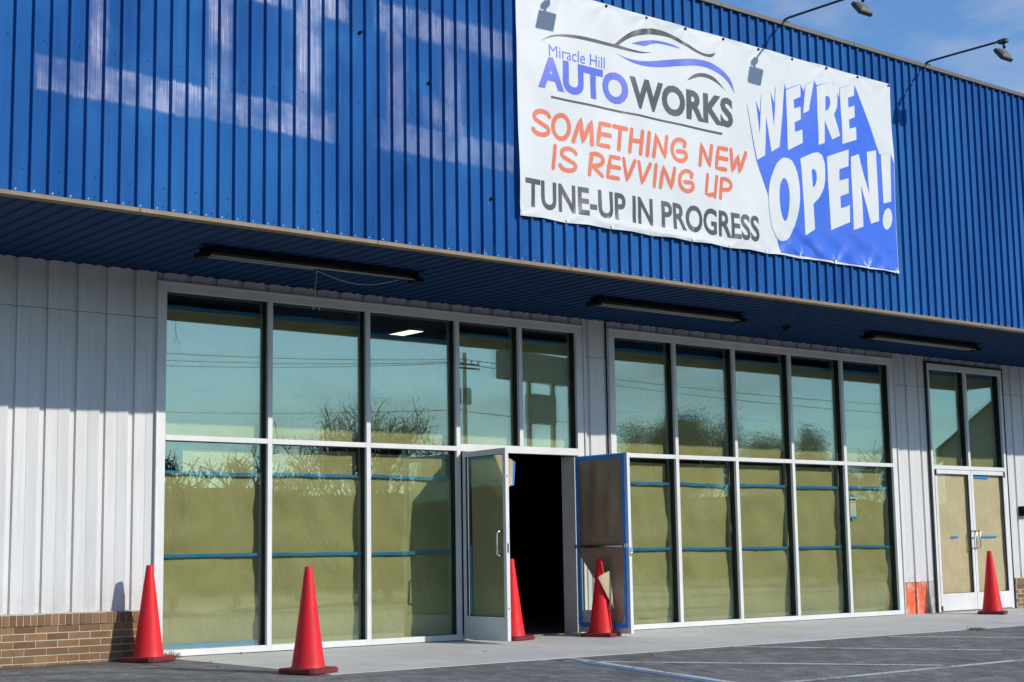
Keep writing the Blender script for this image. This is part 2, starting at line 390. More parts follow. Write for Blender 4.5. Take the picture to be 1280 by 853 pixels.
for k in range(NSH*6):
    xb = X0+k*P6
    for z in (4.02, 5.10, 6.18, 6.86):
        if k % 2 == (0 if z in (4.02, 6.18) else 1) or z == 6.86:
            zz = z+random.uniform(-.012, .012); sc.box(xb+.099, xb+.107, YF-.004, YF, zz-.004, zz+.004)
    cl.add([(xb+.012, YF-.029, ZS+.022), (xb+.040, YF-.029, ZS+.022), (xb+.06, YF-.002, ZS+.055), (xb+.042, YF-.031, ZS+.05)], [(0, 1, 2, 3)])
    if random.random() < .5: sc.box(xb+.1, xb+.109, YF-.004, YF, ZS+.06, ZS+.069)
for (u, v) in ((538, 103), (616, 248), (452, 40)):
    p = PX(u, v, 'y', YF-.03); sc.box(p.x-.011, p.x+.011, YF-.032, YF, p.z-.011, p.z+.011)
tag(sc.build('screws', M['screw'], B), kind='stuff')
tag(cl.build('rib_closures', simple('pale_blue_closure', (.35, .45, .55), .5), B), kind='stuff')
tr = MB()
for k in range(10):
    a = X0+k*(XE-X0)/10; b_ = X0+(k+1)*(XE-X0)/10-.004
    t_ = MB(); t_.box(a, b_, YF-.048, YF+.05, ZS-.018, ZS+.020); t_.build('fascia_trim', M['trim'], B, bevel=.004)
    t_ = MB(); t_.box(a, b_, YF-.050, YF+.35, ZR-.022, ZR+.030); t_.build('roof_trim', M['cap'], B, bevel=.004)
rf = MB(); rf.box(X0+.01, XE-.01, YF+.36, 12, ZR-.35, ZR-.25); rf.build('roof', M['roof'], B)
sw_ = MB(); sw_.box(X0+.005, X0+.1, YF+.02, 12, ZS+.005, ZR-.4); sw_.build('side_wall', M['blue'], B)
sw_ = MB(); sw_.box(XE-.1, XE-.005, YF+.02, 12, ZS+.005, ZR-.4); sw_.build('side_wall', M['blue'], B)

# white ribbed wall sheets
PW, XW = .3023, 5.612
def wall_prof(x0, x1):
    pts = []
    base = [(0, .034), (.010, .010), (.125, .010)]
    for i in range(6): base += [(.130+i*.017, .0078-i*.0022), (.138+i*.017, .0062-i*.0022)]
    base += [(.238, -.006), (.258, .033), (.298, .034)]
    k0 = int(math.floor((x0-XW)/PW))-1
    for k in range(k0, k0+int((x1-x0)/PW)+4):
        for dx, y in base: pts.append((XW+k*PW+dx, y))
    out = []
    for (xa, ya), (xb, yb) in zip(pts, pts[1:]):
        for xx in (x0, x1):
            if xa < xx < xb: out.append((xx, lerp(ya, yb, (xx-xa)/(xb-xa))))
        if x0 <= xb <= x1: out.append((xb, yb))
    out = sorted(set(out)); return out
def wall_sheet(x0, x1, z0, z1, dy=0):
    p = wall_prof(x0, x1); q = MB(); n = len(p)
    q.add([(x, y+dy, z) for z in (z0, z1) for x, y in p], [(i, i+1, n+i+1, n+i) for i in range(n-1)])
    return q.build('wall_panel', M['white'], B)
ZSEAM = 3.345
def wall(x0, x1, z0, z1):
    xs = [x0]; k = math.ceil((x0+.05-XW)/(3*PW)); x = XW+k*3*PW
    while x < x1-.05: xs.append(x); x += 3*PW
    xs.append(x1)
    for a, b_ in zip(xs, xs[1:]):
        if z0 < ZSEAM < z1:
            wall_sheet(a, b_, z0, ZSEAM-.003); wall_sheet(a, b_, ZSEAM+.003, z1, .004)
        else: wall_sheet(a, b_, z0, z1, .004)
    s_ = MB(); s_.box(x0+.001, x1-.001, .055, .11, z0, z1); s_.build('wall_backing', M['interior'], B)
wall(X0+.1, 7.045, .46, ZS+.02)
wall(7.055, 12.745, 3.69, ZS+.02); wall(12.755, 13.17, -.008, ZS+.02); wall(13.18, 18.885, 3.69, ZS+.02)
wall(18.895, 19.68, .45, ZS+.02); wall(19.69, 21.66, 3.69, ZS+.02); wall(21.67, XE-.1, .46, ZS+.02)
# brick base
bl = MB(); bl.box(0, .2035, 0, .09, 0, .0575); bme = bl.mesh('brick', M['brick'])
bh = MB(); bh.box(0, .09, 0, .0575, 0, .0575); hme = bh.mesh('brick', M['brick'])
rb = MB(); rb.box(0, .0575, 0, .10, 0, .098); rme = rb.mesh('brick', M['brick'])
def brick_base(x0, x1, xvis):
    par = MB(); par.box(x0, x1, -.0415, .04, -.05, .352); par.box(x0, x1, -.055, .04, .352, .452)
    par.add([(x0, -.052, .452), (x1, -.052, .452), (x1, .03, .466), (x0, .03, .466)], [(0, 1, 2, 3)])
    p = par.build('brick_base', M['mortar'], B)
    for r_ in range(6):
        z = .352-.0677*(r_+1)+.004; off = -.107 if r_ % 2 else 0; x = xvis+off
        while x < x1:
            if x < x0-.001:
                if x+.2035 > x0+.08: link('brick', hme, p, loc=(x0+.004, -.046, z))
            elif x+.2035 <= x1-.001 and x > xvis-.2: link('brick', bme, p, loc=(x, -.046+random.uniform(-.002, .002), z))
            elif x > xvis-.2 and x1-x > .1: link('brick', hme, p, loc=(x, -.046, z))
            x += .2135
    x = xvis
    while x+.0575 < x1:
        link('brick', rme, p, loc=(x, -.060+random.uniform(-.003, .003), .354+random.uniform(-.002, .002))); x += .0677
brick_base(X0+.1, 7.03, 3.3); brick_base(21.68, XE-.1, 21.70)
# far stretch of the left brick base stays plain mortar-coloured only outside the frame
op = MB(); op.add([(x, y-.002, z) for z in (-.01, .445) for x, y in wall_prof(18.905, 19.45)], [(i, i+1, len(wall_prof(18.905, 19.45))+i+1, len(wall_prof(18.905, 19.45))+i) for i in range(len(wall_prof(18.905, 19.45))-1)])
tag(op.build('base_patch', M['orange'], B), 'orange painted patch at the foot of the wall')
op = MB(); n_ = len(wall_prof(19.455, 19.675)); op.add([(x, y-.002, z) for z in (-.01, .445) for x, y in wall_prof(19.455, 19.675)], [(i, i+1, n_+i+1, n_+i) for i in range(n_-1)])
tag(op.build('base_patch', M['patch'], B), 'stained grey patch at the foot of the wall')
# inside of the shop: dark room behind the glass
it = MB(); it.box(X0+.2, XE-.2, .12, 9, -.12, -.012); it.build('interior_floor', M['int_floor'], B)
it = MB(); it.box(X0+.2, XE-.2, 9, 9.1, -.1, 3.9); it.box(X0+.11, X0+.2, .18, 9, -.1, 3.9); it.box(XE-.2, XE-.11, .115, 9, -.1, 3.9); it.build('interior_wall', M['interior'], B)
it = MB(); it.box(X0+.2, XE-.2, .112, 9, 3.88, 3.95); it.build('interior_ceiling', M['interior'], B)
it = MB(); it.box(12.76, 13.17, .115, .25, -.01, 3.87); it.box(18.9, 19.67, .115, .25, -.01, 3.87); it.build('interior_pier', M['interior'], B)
q = PX(505, 415.5, 'z', 3.86); tl = empty('ceiling_light', (q.x, q.y, 3.86)); tag(tl, 'bright ceiling light seen inside through the third upper pane', 'ceiling light')
b_ = MB(); b_.box(-.12, .12, -.30, .30, -.015, .018); b_.build('frame', M['frame'], tl)
b_ = MB(); b_.box(-.105, .105, -.285, .285, -.020, -.016); b_.build('lens', M['lit'], tl)

# ---- storefront frames
YO, YI, YG = -.022, .102, .064       # frame face, frame back, glass plane
ZB, ZM0, ZM1, ZH, ZT = .060, 2.123, 2.176, 3.626, 3.708
ORD = ['first', 'second', 'third', 'fourth', 'fifth']
papers = []
def member(par, x0, x1, z0, z1, vert):
    b = MB(); b.box(x0, x1, YO, .018, z0, z1); o = b.build('mullion' if vert else 'rail', M['frame'], par, bevel=.003)
    c = MB(); e = .004
    if vert: c.box(x0+e, x1-e, .0185, YI, z0, z1)
    else: c.box(x0, x1, .0185, YI, z0+e, z1-e)
    c.build('mullion_core' if vert else 'rail_core', M['frame_dark'], par)
def pane(par, x0, x1, z0, z1, g=None, g2=None, tilt=True):
    b = MB(); b.box(x0-.008, x1+.008, YG-.003, YG+.003, z0-.008, z1+.008); b.build('pane', g or M['glass'], par)
    if tilt:
        cx, cz = (x0+x1)/2, (z0+z1)/2; hx, hz = (x1-x0)/2+.008, (z1-z0)/2+.008
        b = MB(); b.box(-hx, hx, -.003, .003, -hz, hz); o = b.build('inner_pane', g2 or M['glass_in'], par)
        o.location = (cx, YG+.013, cz); o.rotation_euler = (R(random.uniform(.02, .06)), 0, R(random.choice((-1, 1))*random.uniform(.05, .12)))
sf1 = empty('storefront_window', (0, 0, 0), B); sf2 = empty('storefront_window', (0, 0, 0), B); sf3 = empty('storefront_window', (0, 0, 0), B)
W_ = .056
v1 = [7.055, 8.318, 9.552, 10.79, 11.722, 12.634]  # left edges; first/last are wider jambs
def storefront(par, left, right, mull, lower, door=None):
    member(par, left, left+.095, -.002, ZT, True); member(par, right-.105, right, -.002, ZT, True)
    xs = [left+.095]+[m_ for m_ in mull]+[right-.105]
    for i, m_ in enumerate(mull):
        z0 = -.002
        if door and i == door[2]: z0 = ZM1+.029
        member(par, m_-W_/2, m_+W_/2, z0, ZH, True)
    spans = []
    e = [left+.095]+[m_+s_*W_/2 for m_ in mull for s_ in (-1, 1)]+[right-.105]
    for i in range(len(e)//2): spans.append((e[2*i], e[2*i+1]))
    member(par, left+.095, right-.105, ZH, ZT, False)
    tr_ = MB(); tr_.box(left-.012, right+.012, YO-.018, YO+.03, ZT+.001, ZT+.018); tr_.box(left-.014, left-.002, YO-.018, YO+.03, 0, ZT); tr_.box(right+.002, right+.014, YO-.018, YO+.03, 0, ZT)
    tr_.build('frame_trim', M['frame'], par, bevel=.002)
    for i, (a, b_) in enumerate(spans):
        isdoor = door and i in door[:2]
        if not isdoor:
            member(par, a, b_, -.002, ZB, False); member(par, a, b_, ZM0, ZM1, False); pane(par, a, b_, ZB, ZM0)
        pane(par, a, b_, ZM1 if not isdoor else ZM1+.029, ZH)
    if door:
        a, b_ = spans[door[0]][0], spans[door[1]][1]
        member(par, a, b_, ZM0-.004, ZM1+.029, False)
        th = MB(); th.box(a, b_, YO, YI+.03, -.006, .006); th.build('threshold', M['steel'], par, bevel=.002)
        jb = MB(); jb.box(b_-.03, b_-.001, .02, .26, .0, ZM0-.006); jb.build('door_jamb', M['frame'], par)
    return spans
sp1 = storefront(sf1, 7.055, 12.74, [8.346, 9.58, 10.812, 11.75], None, (3, 4, 3))
sp2 = storefront(sf2, 13.184, 18.88, [14.335, 15.452, 16.582, 17.70], None)

# ---- kraft paper taped behind the panes
def paper_grid(x0, x1, z0, z1, y, amp, seed, nx=12, nz=14, sag=.01):
    vs = []
    for j in range(nz+1):
        for i in range(nx+1):
            u, v = i/nx, j/nz; x = lerp(x0, x1, u); z = lerp(z0, z1, v)
            d = noise.noise(Vector((x*2.2+seed, z*1.3, seed)))*amp+noise.noise(Vector((x*5+seed, z*4, 3+seed)))*amp*.45+abs(noise.noise(Vector((x*3+z*2.1, z*1.1-x, seed*2))))*amp*.8
            edge = min(1, 5*min(v, 1-v)+.15)
            zz = z+(noise.noise(Vector((x*1.5, seed, 0)))*sag if j in (0, nz) else 0)
            vs.append((x, y-min(abs(d), .048 if amp > .03 else .03)*edge, zz))
    n = nx+1
    return MB().add(vs, [(j*n+i, j*n+i+1, (j+1)*n+i+1, (j+1)*n+i) for j in range(nz) for i in range(nx)])
def tape_strip(par, x0, x1, z, y, h=.026, slope=0, name='tape'):
    b = MB(); n = 10; vs = []
    for i in range(n+1):
        x = lerp(x0, x1, i/n); zc = z+slope*(i/n-.5)+noise.noise(Vector((x*3, z*7, 1)))*.006; hh = h*(1+.25*noise.noise(Vector((x*6, z, 9))))
        vs += [(x, y, zc-hh/2), (x, y, zc+hh/2)]
    b.add(vs, [(2*i, 2*i+2, 2*i+3, 2*i+1) for i in range(n)]); return b.build(name, M['tape'], par)
YP = .135
def cover_low(a, b_, k, label, top=True):
    t = tag(empty('window_paper', (0, 0, 0)), label, 'paper', 'kraft paper taped behind the storefront panes')
    e = .03
    paper_grid(a-e, b_+e, .045, 1.0, YP+.004, .060, k*3.1).build('sheet', M['kraft'], t, True)
    paper_grid(a-e, b_+e, .96, 1.83, YP+.009, .055, k*5.3+1).build('sheet', M['kraft'], t, True)
    if top: paper_grid(a-.01, b_-.035, 1.79, 2.075+random.uniform(-.02, .02), YP+.014, .016, k*2.2+4).build('sheet', M['kraft'], t, True)
    else: paper_grid(a+.28, b_-.04, 1.79, 2.05, YP+.014, .02, k*2.2+4).build('sheet', M['kraft'], t, True)
    tape_strip(t, a-.02, b_-.015, 1.812+random.uniform(-.01, .01), YP-.050, .032, random.uniform(-.022, .010))
    tape_strip(t, a-.02, b_+.02, .98+random.uniform(-.004, .004), YP-.052, .032, random.uniform(-.014, .010))
    return t
def cover_up(a, b_, k, label, ztop=3.50):
    t = tag(empty('window_paper', (0, 0, 0)), label, 'paper', 'kraft paper taped behind the storefront panes')
    paper_grid(a-.03, b_+.03, 2.13, 2.72, YP+.004, .020, k*3.7+9).build('sheet', M['kraft'], t, True)
    paper_grid(a-.03, b_+.03, 2.66, ztop, YP+.010, .018, k*1.7+5).build('sheet', M['kraft'], t, True)
    tape_strip(t, a-.02, b_+.02, ztop-.005, YP-.016, .04)
    return t
for k in range(3): 
    t = cover_low(*sp1[k], k, f'olive brown paper behind the {ORD[k]} lower pane from the brick wall', top=k > 0)
    if k == 0: tape_strip(t, sp1[0][0], sp1[0][1], .085, YP-.02, .05)
for k in range(5):
    t = cover_up(*sp1[k], k, f'brown paper behind the {ORD[k]} upper pane from the brick wall, left storefront', 3.40 if k == 2 else 3.5)
    a, b_ = sp1[k]
    if k < 2: tape_strip(t, lerp(a, b_, .28-.0*k), lerp(a, b_, .68), 2.655, YP-.02, .022)
    elif k == 2: tape_strip(t, a+.01, a+.2, 2.69, YP-.02, .022)
for k in range(5):
    t = cover_low(*sp2[k], k+10, f'olive brown paper behind the {ORD[k]} lower pane right of the open doors')
    t = cover_up(*sp2[k], k+20, f'brown paper behind the {ORD[k]} upper pane of the right storefront')
    a, b_ = sp2[k]; tape_strip(t, a+.02, b_-.02 if k > 1 else lerp(a, b_, .55), 2.70, YP-.02, .02)
# notice card taped inside the last pane
nc = tag(empty('notice_card', (17.945, .084, 1.545)), 'small pale notice card with black band taped inside the last storefront pane', 'card')
b_ = MB(); b_.box(-.068, .068, -.001, .001, -.165, .165); b_.build('card', M['card'], nc)
b_ = MB(); b_.box(-.066, .066, -.0025, -.0015, .085, .115); b_.build('print_band', M['ink'], nc)
b_ = MB(); b_.box(-.066, .066, -.0025, -.0015, .055, .063); b_.build('print_band', M['p_orange'], nc)
for z in (.152, -.158):
    b_ = MB(); b_.box(-.066, .072, -.004, -.003, z-.018, z+.018); b_.build('tape', M['tape'], nc)

# ---- door leaves
def leaf_obj(name, hinge, ang, mirror, label, wd=.872, ht=2.105, glassmat='glass', cat='door'):
    """local x runs from hinge to free edge, local -y is the outside face (for mirror=-1 x runs the other way)"""
    d = empty(name, hinge, B); d.rotation_euler = (0, 0, ang)
    if label: d['label'] = label
    s_ = mirror
    def bx(x0, x1, y0, y1, z0, z1, nm, mat, bev=.003):
        b = MB(); b.box(min(s_*x0, s_*x1), max(s_*x0, s_*x1), y0, y1, z0, z1); return b.build(nm, mat, d, bevel=bev)
    T = .0225
    bx(.004, .058, -T, T, .012, ht, 'stile', M['frame']); bx(wd-.056, wd, -T, T, .012, ht, 'stile', M['frame'])
    bx(.058, wd-.056, -T, T, ht-.062, ht, 'rail', M['frame']); bx(.058, wd-.056, -T, T, .012, .265, 'rail', M['frame'])
    b = MB(); b.box(min(s_*.05, s_*(wd-.048)), max(s_*.05, s_*(wd-.048)), -.003, .003, .257, ht-.054); b.build('pane', M[glassmat], d)
    gk = MB()
    for x0, x1, z0, z1 in ((.058, .064, .265, ht-.062), (wd-.062, wd-.056, .265, ht-.062), (.064, wd-.062, .265, .271), (.064, wd-.062, ht-.068, ht-.062)):
        gk.box(min(s_*x0, s_*x1), max(s_*x0, s_*x1), -.012, .012, z0, z1)
    gk.build('gasket', M['frame_dark'], d)
    return d, bx
def pull(par, x, y, sgn, z0=.93, z1=1.19, out=.075):
    pts = [(x, y, z0), (x, y+sgn*(out-.02), z0), (x, y+sgn*out, z0+.02), (x, y+sgn*out, z1-.02), (x, y+sgn*(out-.02), z1), (x, y, z1)]
    return MB().tube(pts, .0115, 10).build('handle', M['steel'], par, True)
# left leaf: hinge at the left jamb, swung 90 degrees out; outside face looks left
ld, bx = leaf_obj('door', (10.872, -.035, 0), R(-94.6), 1, 'left door leaf standing open, its paper peeling at the top corner')
h = pull(ld, .80, -.0225, -1)
MB().tube([(.80, .022, 1.175), (.80, .05, 1.175), (.80, .05, 1.175)], .011, 8).build('bolt', M['steel'], ld, True)
b_ = MB(); b_.box(.8722, .8745, -.008, .008, .96, 1.06); b_.build('lock', M['black'], ld)
for z in (1.78, .35):
    b_ = MB(); b_.box(.8722, .874, -.006, .006, z, z+.02); b_.build('screw', M['screw'], ld)
# right leaf: hinge at the right jamb, inside face looks left
rd, bx2 = leaf_obj('door', (12.612, -.035, 0), R(91), -1, 'right door leaf standing open, taped inside with torn brown paper')
MB().tube([(-.05, .075, 1.02), (-.835, .075, 1.02)], .014, 10).build('push_bar', M['steel'], rd, True)
for x in (-.03, -.845):
    b_ = MB(); b_.box(x-.016, x+.016, .0235, .09, 1.0, 1.045); b_.build('bar_bracket', M['steel'], rd, bevel=.003)
pull(rd, -.80, -.0225, -1)
b_ = MB(); b_.box(-.874, -.8722, -.015, .015, .9, 1.0); b_.build('lock', M['steel'], rd)
# paper on the left leaf (inside face = +x side), top free corner folded away
lp = tag(empty('door_paper', (0, 0, 0)), 'brown paper on the left open door with folded top corner', 'paper')
xl = 10.872+.028
def LP(s_, z, off=0): return (xl+off-.080*s_, -.035-s_*.997, z)
g = MB(); ns, nzz = 10, 22; idx = {}; vs = []; fs = []
for j in range(nzz+1):
    for i in range(ns+1):
        s_ = lerp(.115, .835, i/ns); z = lerp(.23, 2.07, j/nzz)
        # fold line from (s=.56,z=2.07) to (s=.835,z=1.66): points beyond it are dropped to it
        zc = lerp(2.07, 1.66, (s_-.56)/.275) if s_ > .56 else 9
        vs.append(LP(s_, min(z, zc), .004+.008*abs(noise.noise(Vector((s_*5, z*3, 2)))))); 
fs = [(j*(ns+1)+i, j*(ns+1)+i+1, (j+1)*(ns+1)+i+1, (j+1)*(ns+1)+i) for j in range(nzz) for i in range(ns)]
g.add(vs, fs).build('sheet', M['kraft'], lp, True)
g = MB(); A_ = Vector(LP(.56, 2.07, .006)); B_ = Vector(LP(.835, 1.66, .006)); T1 = Vector(LP(.74, 1.97, .19)); T2 = Vector(LP(.84, 1.70, .09)); nf = 8
vs = []
for i in range(nf+1):
    for j in range(nf+1):
        u, v = i/nf, j/nf; p0 = A_.lerp(B_, u); p1 = (A_+Vector((.03, 0, .0))).lerp(T1, min(1, u*2.2)) if u < .4545 else T1.lerp(T2, (u-.4545)/.5455)
        p = p0.lerp(p1, v); p.z += .012*math.sin(v*3.1); vs.append(p)
g.add(vs, [(i*(nf+1)+j, i*(nf+1)+j+1, (i+1)*(nf+1)+j+1, (i+1)*(nf+1)+j) for i in range(nf) for j in range(nf)]).build('folded_corner', M['kraft'], lp, True)
g = MB(); q1 = T1.lerp(A_.lerp(B_, .45), .13); q2 = T2.lerp(B_, .3); o1 = Vector((-.004, -.004, 0)); g.add([T1+o1, T2+o1, q2+o1, q1+o1], [(0, 1, 2, 3)])
o = g.build('tape', M['tape'], lp); o.location.x = .003
MB().add([LP(.10, 2.015, -.003), LP(.58, 2.015, -.003), LP(.58, 2.05, -.003), LP(.10, 2.05, -.003)], [(0, 1, 2, 3)]).build('tape', M['tape'], lp)
MB().add([LP(.075, .29, -.003), LP(.13, .29, -.003), LP(.115, 1.05, -.003), LP(.075, 1.05, -.003)], [(0, 1, 2, 3)]).build('tape', M['tape'], lp)
# paper and tape on the right leaf (inside face looks to -x), lower hinge corner torn loose
rp = tag(empty('door_paper', (0, 0, 0)), 'torn brown paper with blue tape border on the right open door', 'paper')
xr = 12.612-.032
def RP(s_, z, off=0): return (xr-off+.0175*s_, -.035-s_, z)
def right_lim(z):   # left boundary (s from the hinge) of the hanging sheet
    if z > .92: return .06
    if z > .62: return lerp(.42, .06, (z-.62)/.30)
    if z > .36: return lerp(.58, .42, (z-.36)/.26)
    return lerp(.62, .58, max(0, (z-.12)/.24))
vs = []; ns = 14; nzz = 34
for j in range(nzz+1):
    z = lerp(.13, 2.055, j/nzz); s0 = right_lim(z); s1 = .82 if z > .35 else lerp(.74, .82, (z-.13)/.22)
    for i in range(ns+1):
        s_ = lerp(s0, s1, i/ns); cu = 0
        if z < .95: cu = max(0, (1-(s_-s0)/.35))*max(0, min((.95-z)/.4, (z-.32)/.2))*.12
        wv = .042*abs(noise.noise(Vector((s_*4, z*1.4, 5))))+.010*noise.noise(Vector((s_*11, z*3, 1)))
        bag = .02*math.sin(max(0, min(1, (z-.9)/1.1))*math.pi)
        vs.append(RP(s_, z, .008+abs(wv)+bag*math.sin(i/ns*math.pi)+min(cu, .10)))
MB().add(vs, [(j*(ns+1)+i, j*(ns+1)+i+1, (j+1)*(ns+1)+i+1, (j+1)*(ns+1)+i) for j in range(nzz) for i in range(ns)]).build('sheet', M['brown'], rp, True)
f1, f2, f3 = PX(747.6, 722.2, 'x', 12.32), PX(761.8, 713.8, 'x', 12.46), PX(768.0, 763, 'x', 12.52)
vs = []; nf = 8
for i in range(nf+1):
    a = f1.lerp(f3, i/nf); b2 = f2.lerp(f3, i/nf)
    for j in range(nf+1):
        p = a.lerp(b2, j/nf); p.x -= .02*math.sin(j/nf*math.pi)*(1-i/nf); vs.append(p)
MB().add(vs, [(i*(nf+1)+j, i*(nf+1)+j+1, (i+1)*(nf+1)+j+1, (i+1)*(nf+1)+j) for i in range(nf) for j in range(nf)]).build('folded_corner', M['kraft'], rp, True)
def rtape(s0, z0, s1, z1, off):
    b = MB(); vs = []; n = 12; a = Vector((s0, z0)); c = Vector((s1, z1)); d = (c-a).normalized(); nm = Vector((-d.y, d.x))*.024
    for i in range(n+1):
        p = a.lerp(c, i/n); wv = .006*noise.noise(Vector((p.x*6, p.y*6, off*100)))
        for sg in (-1, 1): r_ = p+nm*sg; vs.append(RP(r_.x+wv, r_.y+wv, off))
    b.add(vs, [(2*i, 2*i+1, 2*i+3, 2*i+2) for i in range(n)]); b.build('tape', M['tape'], rp)
rtape(.04, 2.065, .868, 2.065, .040); rtape(.848, 2.07, .848, .10, .038); rtape(.055, 2.05, .055, .10, .036); rtape(.05, .105, .868, .105, .030)

# ---- closed double door at the right end
member(sf3, 19.70, 19.755, -.002, ZT+.01, True); member(sf3, 21.585, 21.645, -.002, ZT+.01, True)
member(sf3, 19.755, 21.585, ZH, ZT+.01, False); member(sf3, 19.755, 21.585, 2.118, 2.176, False); member(sf3, 20.645, 20.70, 2.176, ZH, True)
pane(sf3, 19.755, 20.645, 2.176, ZH); pane(sf3, 20.70, 21.585, 2.176, ZH)
tr_ = MB(); tr_.box(19.66, 19.694, -.03, .04, 0, ZT+.04); tr_.box(21.651, 21.668, -.03, .04, 0, ZT+.04); tr_.box(19.694, 21.651, -.03, .04, ZT+.012, ZT+.04); tr_.build('frame_trim', M['frame_dark'], sf3)
th = MB(); th.box(19.755, 21.585, -.02, .12, -.006, .006); th.build('threshold', M['steel'], sf3)
for k, (hx, mir) in enumerate(((19.758, 1), (21.582, -1))):
    dl, bxx = leaf_obj('door', (hx, -.004, 0), 0, mir, ('left' if k == 0 else 'right')+' leaf of the closed double door, brown paper inside', wd=.908, ht=2.112, glassmat='clear')
    pull(dl, mir*.865, -.0225, -1)
    b_ = MB(); x = mir*.025; b_.box(x-.018, x+.018, -.028, -.023, 2.02, 2.11); b_.build('pivot', M['black'], dl)
    if k == 0:
        b_ = MB(); b_.box(.0, .03, -.03, -.023, .015, .085); b_.build('pivot', M['black'], dl)
        b_ = MB(); b_.tube([(.873, -.0225, 1.085), (.873, -.034, 1.085)], .018, 12).build('lock', M['steel'], dl)
    x0 = hx+mir*.03; x1 = hx+mir*.885; x0, x1 = min(x0, x1), max(x0, x1)
    t = tag(empty('window_paper', (0, 0, 0)), f'tan paper inside the {"left" if k == 0 else "right"} leaf of the closed double door', 'paper')
    paper_grid(x0, x1, .22, 1.08, .034, .016, 31+k).build('sheet', M['kraft'], t, True)
    paper_grid(x0, x1, 1.05, 2.08, .038, .016, 41+k).build('sheet', M['kraft'], t, True)
    if k == 0: tape_strip(t, 20.17, 20.33, 1.105, .012, .03)
    else: tape_strip(t, 20.95, 21.33, 1.10, .012, .026); tape_strip(t, 20.72, 21.2, 2.02, .012, .04)
for k, (a, b_) in enumerate(((19.755, 20.645), (20.70, 21.585))):
    cover_up(a, b_, 50+k, f'brown paper behind the {"left" if k == 0 else "right"} transom pane over the closed double door', 3.60)
wb = empty('wall_box', (22.03, -.06, 1.50)); tag(wb, 'small black box on the white wall right of the closed doors', 'box')
b_ = MB(); b_.box(-.10, .10, -.045, .06, -.075, .075); b_.build('housing', M['black'], wb, bevel=.008)
b_ = MB(); b_.box(-.085, -.02, -.05, -.045, -.10, -.02); b_.build('flap', M['black'], wb, bevel=.003)

# ---- strip lights under the soffit
def strip_light(xa, xb, y, label, broken):
    t = tag(empty('strip_light', ((xa+xb)/2, y, ZS+.002)), label, 'light fixture', 'strip lights under the soffit'); h = (xb-xa)/2
    b = MB(); b.box(-h, h, -.065, .065, -.05, -.001); b.build('housing', M['black'], t, bevel=.004)
    for s_ in (-1, 1):
        b = MB(); b.box(s_*h-.04, s_*h+.04, -.09, .09, -.10, -.052); b.build('end_cap', M['black'], t, bevel=.006)
    for yy in (-.045, .045):
        if broken and yy > 0: x1 = .02
        else: x1 = h-.045
        MB().tube([(-h+.045, yy, -.076), (x1, yy, -.076)], .009, 8).build('tube', M['tube'], t, True)
    return t
f0 = strip_light(6.78, 9.20, -1.45, 'long dark strip light with dangling wires under the soffit', True)
strip_light(11.73, 14.13, -1.36, 'dark strip light under the soffit above the gap between storefronts', False)
strip_light(16.68, 19.08, -1.30, 'dark strip light under the soffit nearest the closed double door', False)
pts = [(.05+.008*math.sin(i*.9), .05, -.06-.042*i) for i in range(9)]
MB().tube(pts, .0035, 6).build('wire', M['wire'], f0, True)
for s_ in (-1, 1): MB().tube([(pts[-1][0], .05, pts[-1][2]), (pts[-1][0]+s_*.02, .05, pts[-1][2]-.03), (pts[-1][0]+s_*.04, .05, pts[-1][2]-.08)], .003, 6).build('wire', M['wire'], f0, True)
MB().tube([(.06+.98*i/12, .06, -.08-.09*math.sin(math.pi*i/12)) for i in range(13)], .0035, 6).build('wire', M['wire'], f0, True)
se = tag(empty('soffit_sensor', (15.37, -1.02, ZS+.002)), 'small dark sensor box under the soffit between two strip lights', 'sensor')
b_ = MB(); b_.box(-.045, .045, -.045, .045, -.02, 0); b_.build('base', M['black'], se, bevel=.004); MB().lathe([(.0, -.06), (.03, -.056), (.036, -.04), (.034, -.02)], 16).build('dome', M['black'], se, True)

# ---- floodlights on arms over the parapet
def flood(x, label, L_=1.17):
    t = tag(empty('floodlight', (x, YF, ZR+.03)), label, 'floodlight', 'floodlights on long arms')
    b = MB(); b.box(-.05, .05, -.055, .05, 0, .012); b.build('foot', M['pipe'], t)
    MB().tube([(0, 0, .005), (0, -.02, .03), (0, -.08, .04), (0, -L_+.02, .02)], .014, 10).build('arm', M['pipe'], t, True)
    b = MB(); b.box(-.035, .035, -L_-.05, -L_+.07, -.015, .035); b.build('junction_box', M['pipe'], t, bevel=.006)
    MB().tube([(0, -L_, -.01), (.0, -L_, -.085)], .018, 10).build('knuckle', M['pipe'], t, True)
    hd = empty('head', (0, -L_, -.15), t); hd.rotation_euler = (R(52), 0, 0)
    b = MB(); b.box(-.11, .11, -.09, .09, -.05, .0); b.build('housing', M['pipe'], hd, bevel=.010)
    b = MB(); b.add([(-.095, -.075, .001), (.095, -.075, .001), (.095, .075, .001), (-.095, .075, .001), (-.07, -.05, .025), (.07, -.05, .025), (.07, .05, .025), (-.07, .05, .025)], [(4, 5, 6, 7), (0, 1, 5, 4), (1, 2, 6, 5), (2, 3, 7, 6), (3, 0, 4, 7)]); b.build('back', M['lamp_back'], hd, bevel=.004)
    b = MB(); b.box(-.095, .095, -.075, .075, -.054, -.0505); b.build('lens', M['tube'], hd)
flood(13.83, 'floodlight on long arm above the OPEN lettering of the banner'); flood(16.58, 'rightmost floodlight, beyond the end of the banner'); flood(10.67, 'floodlight whose shadow falls above the car logo')

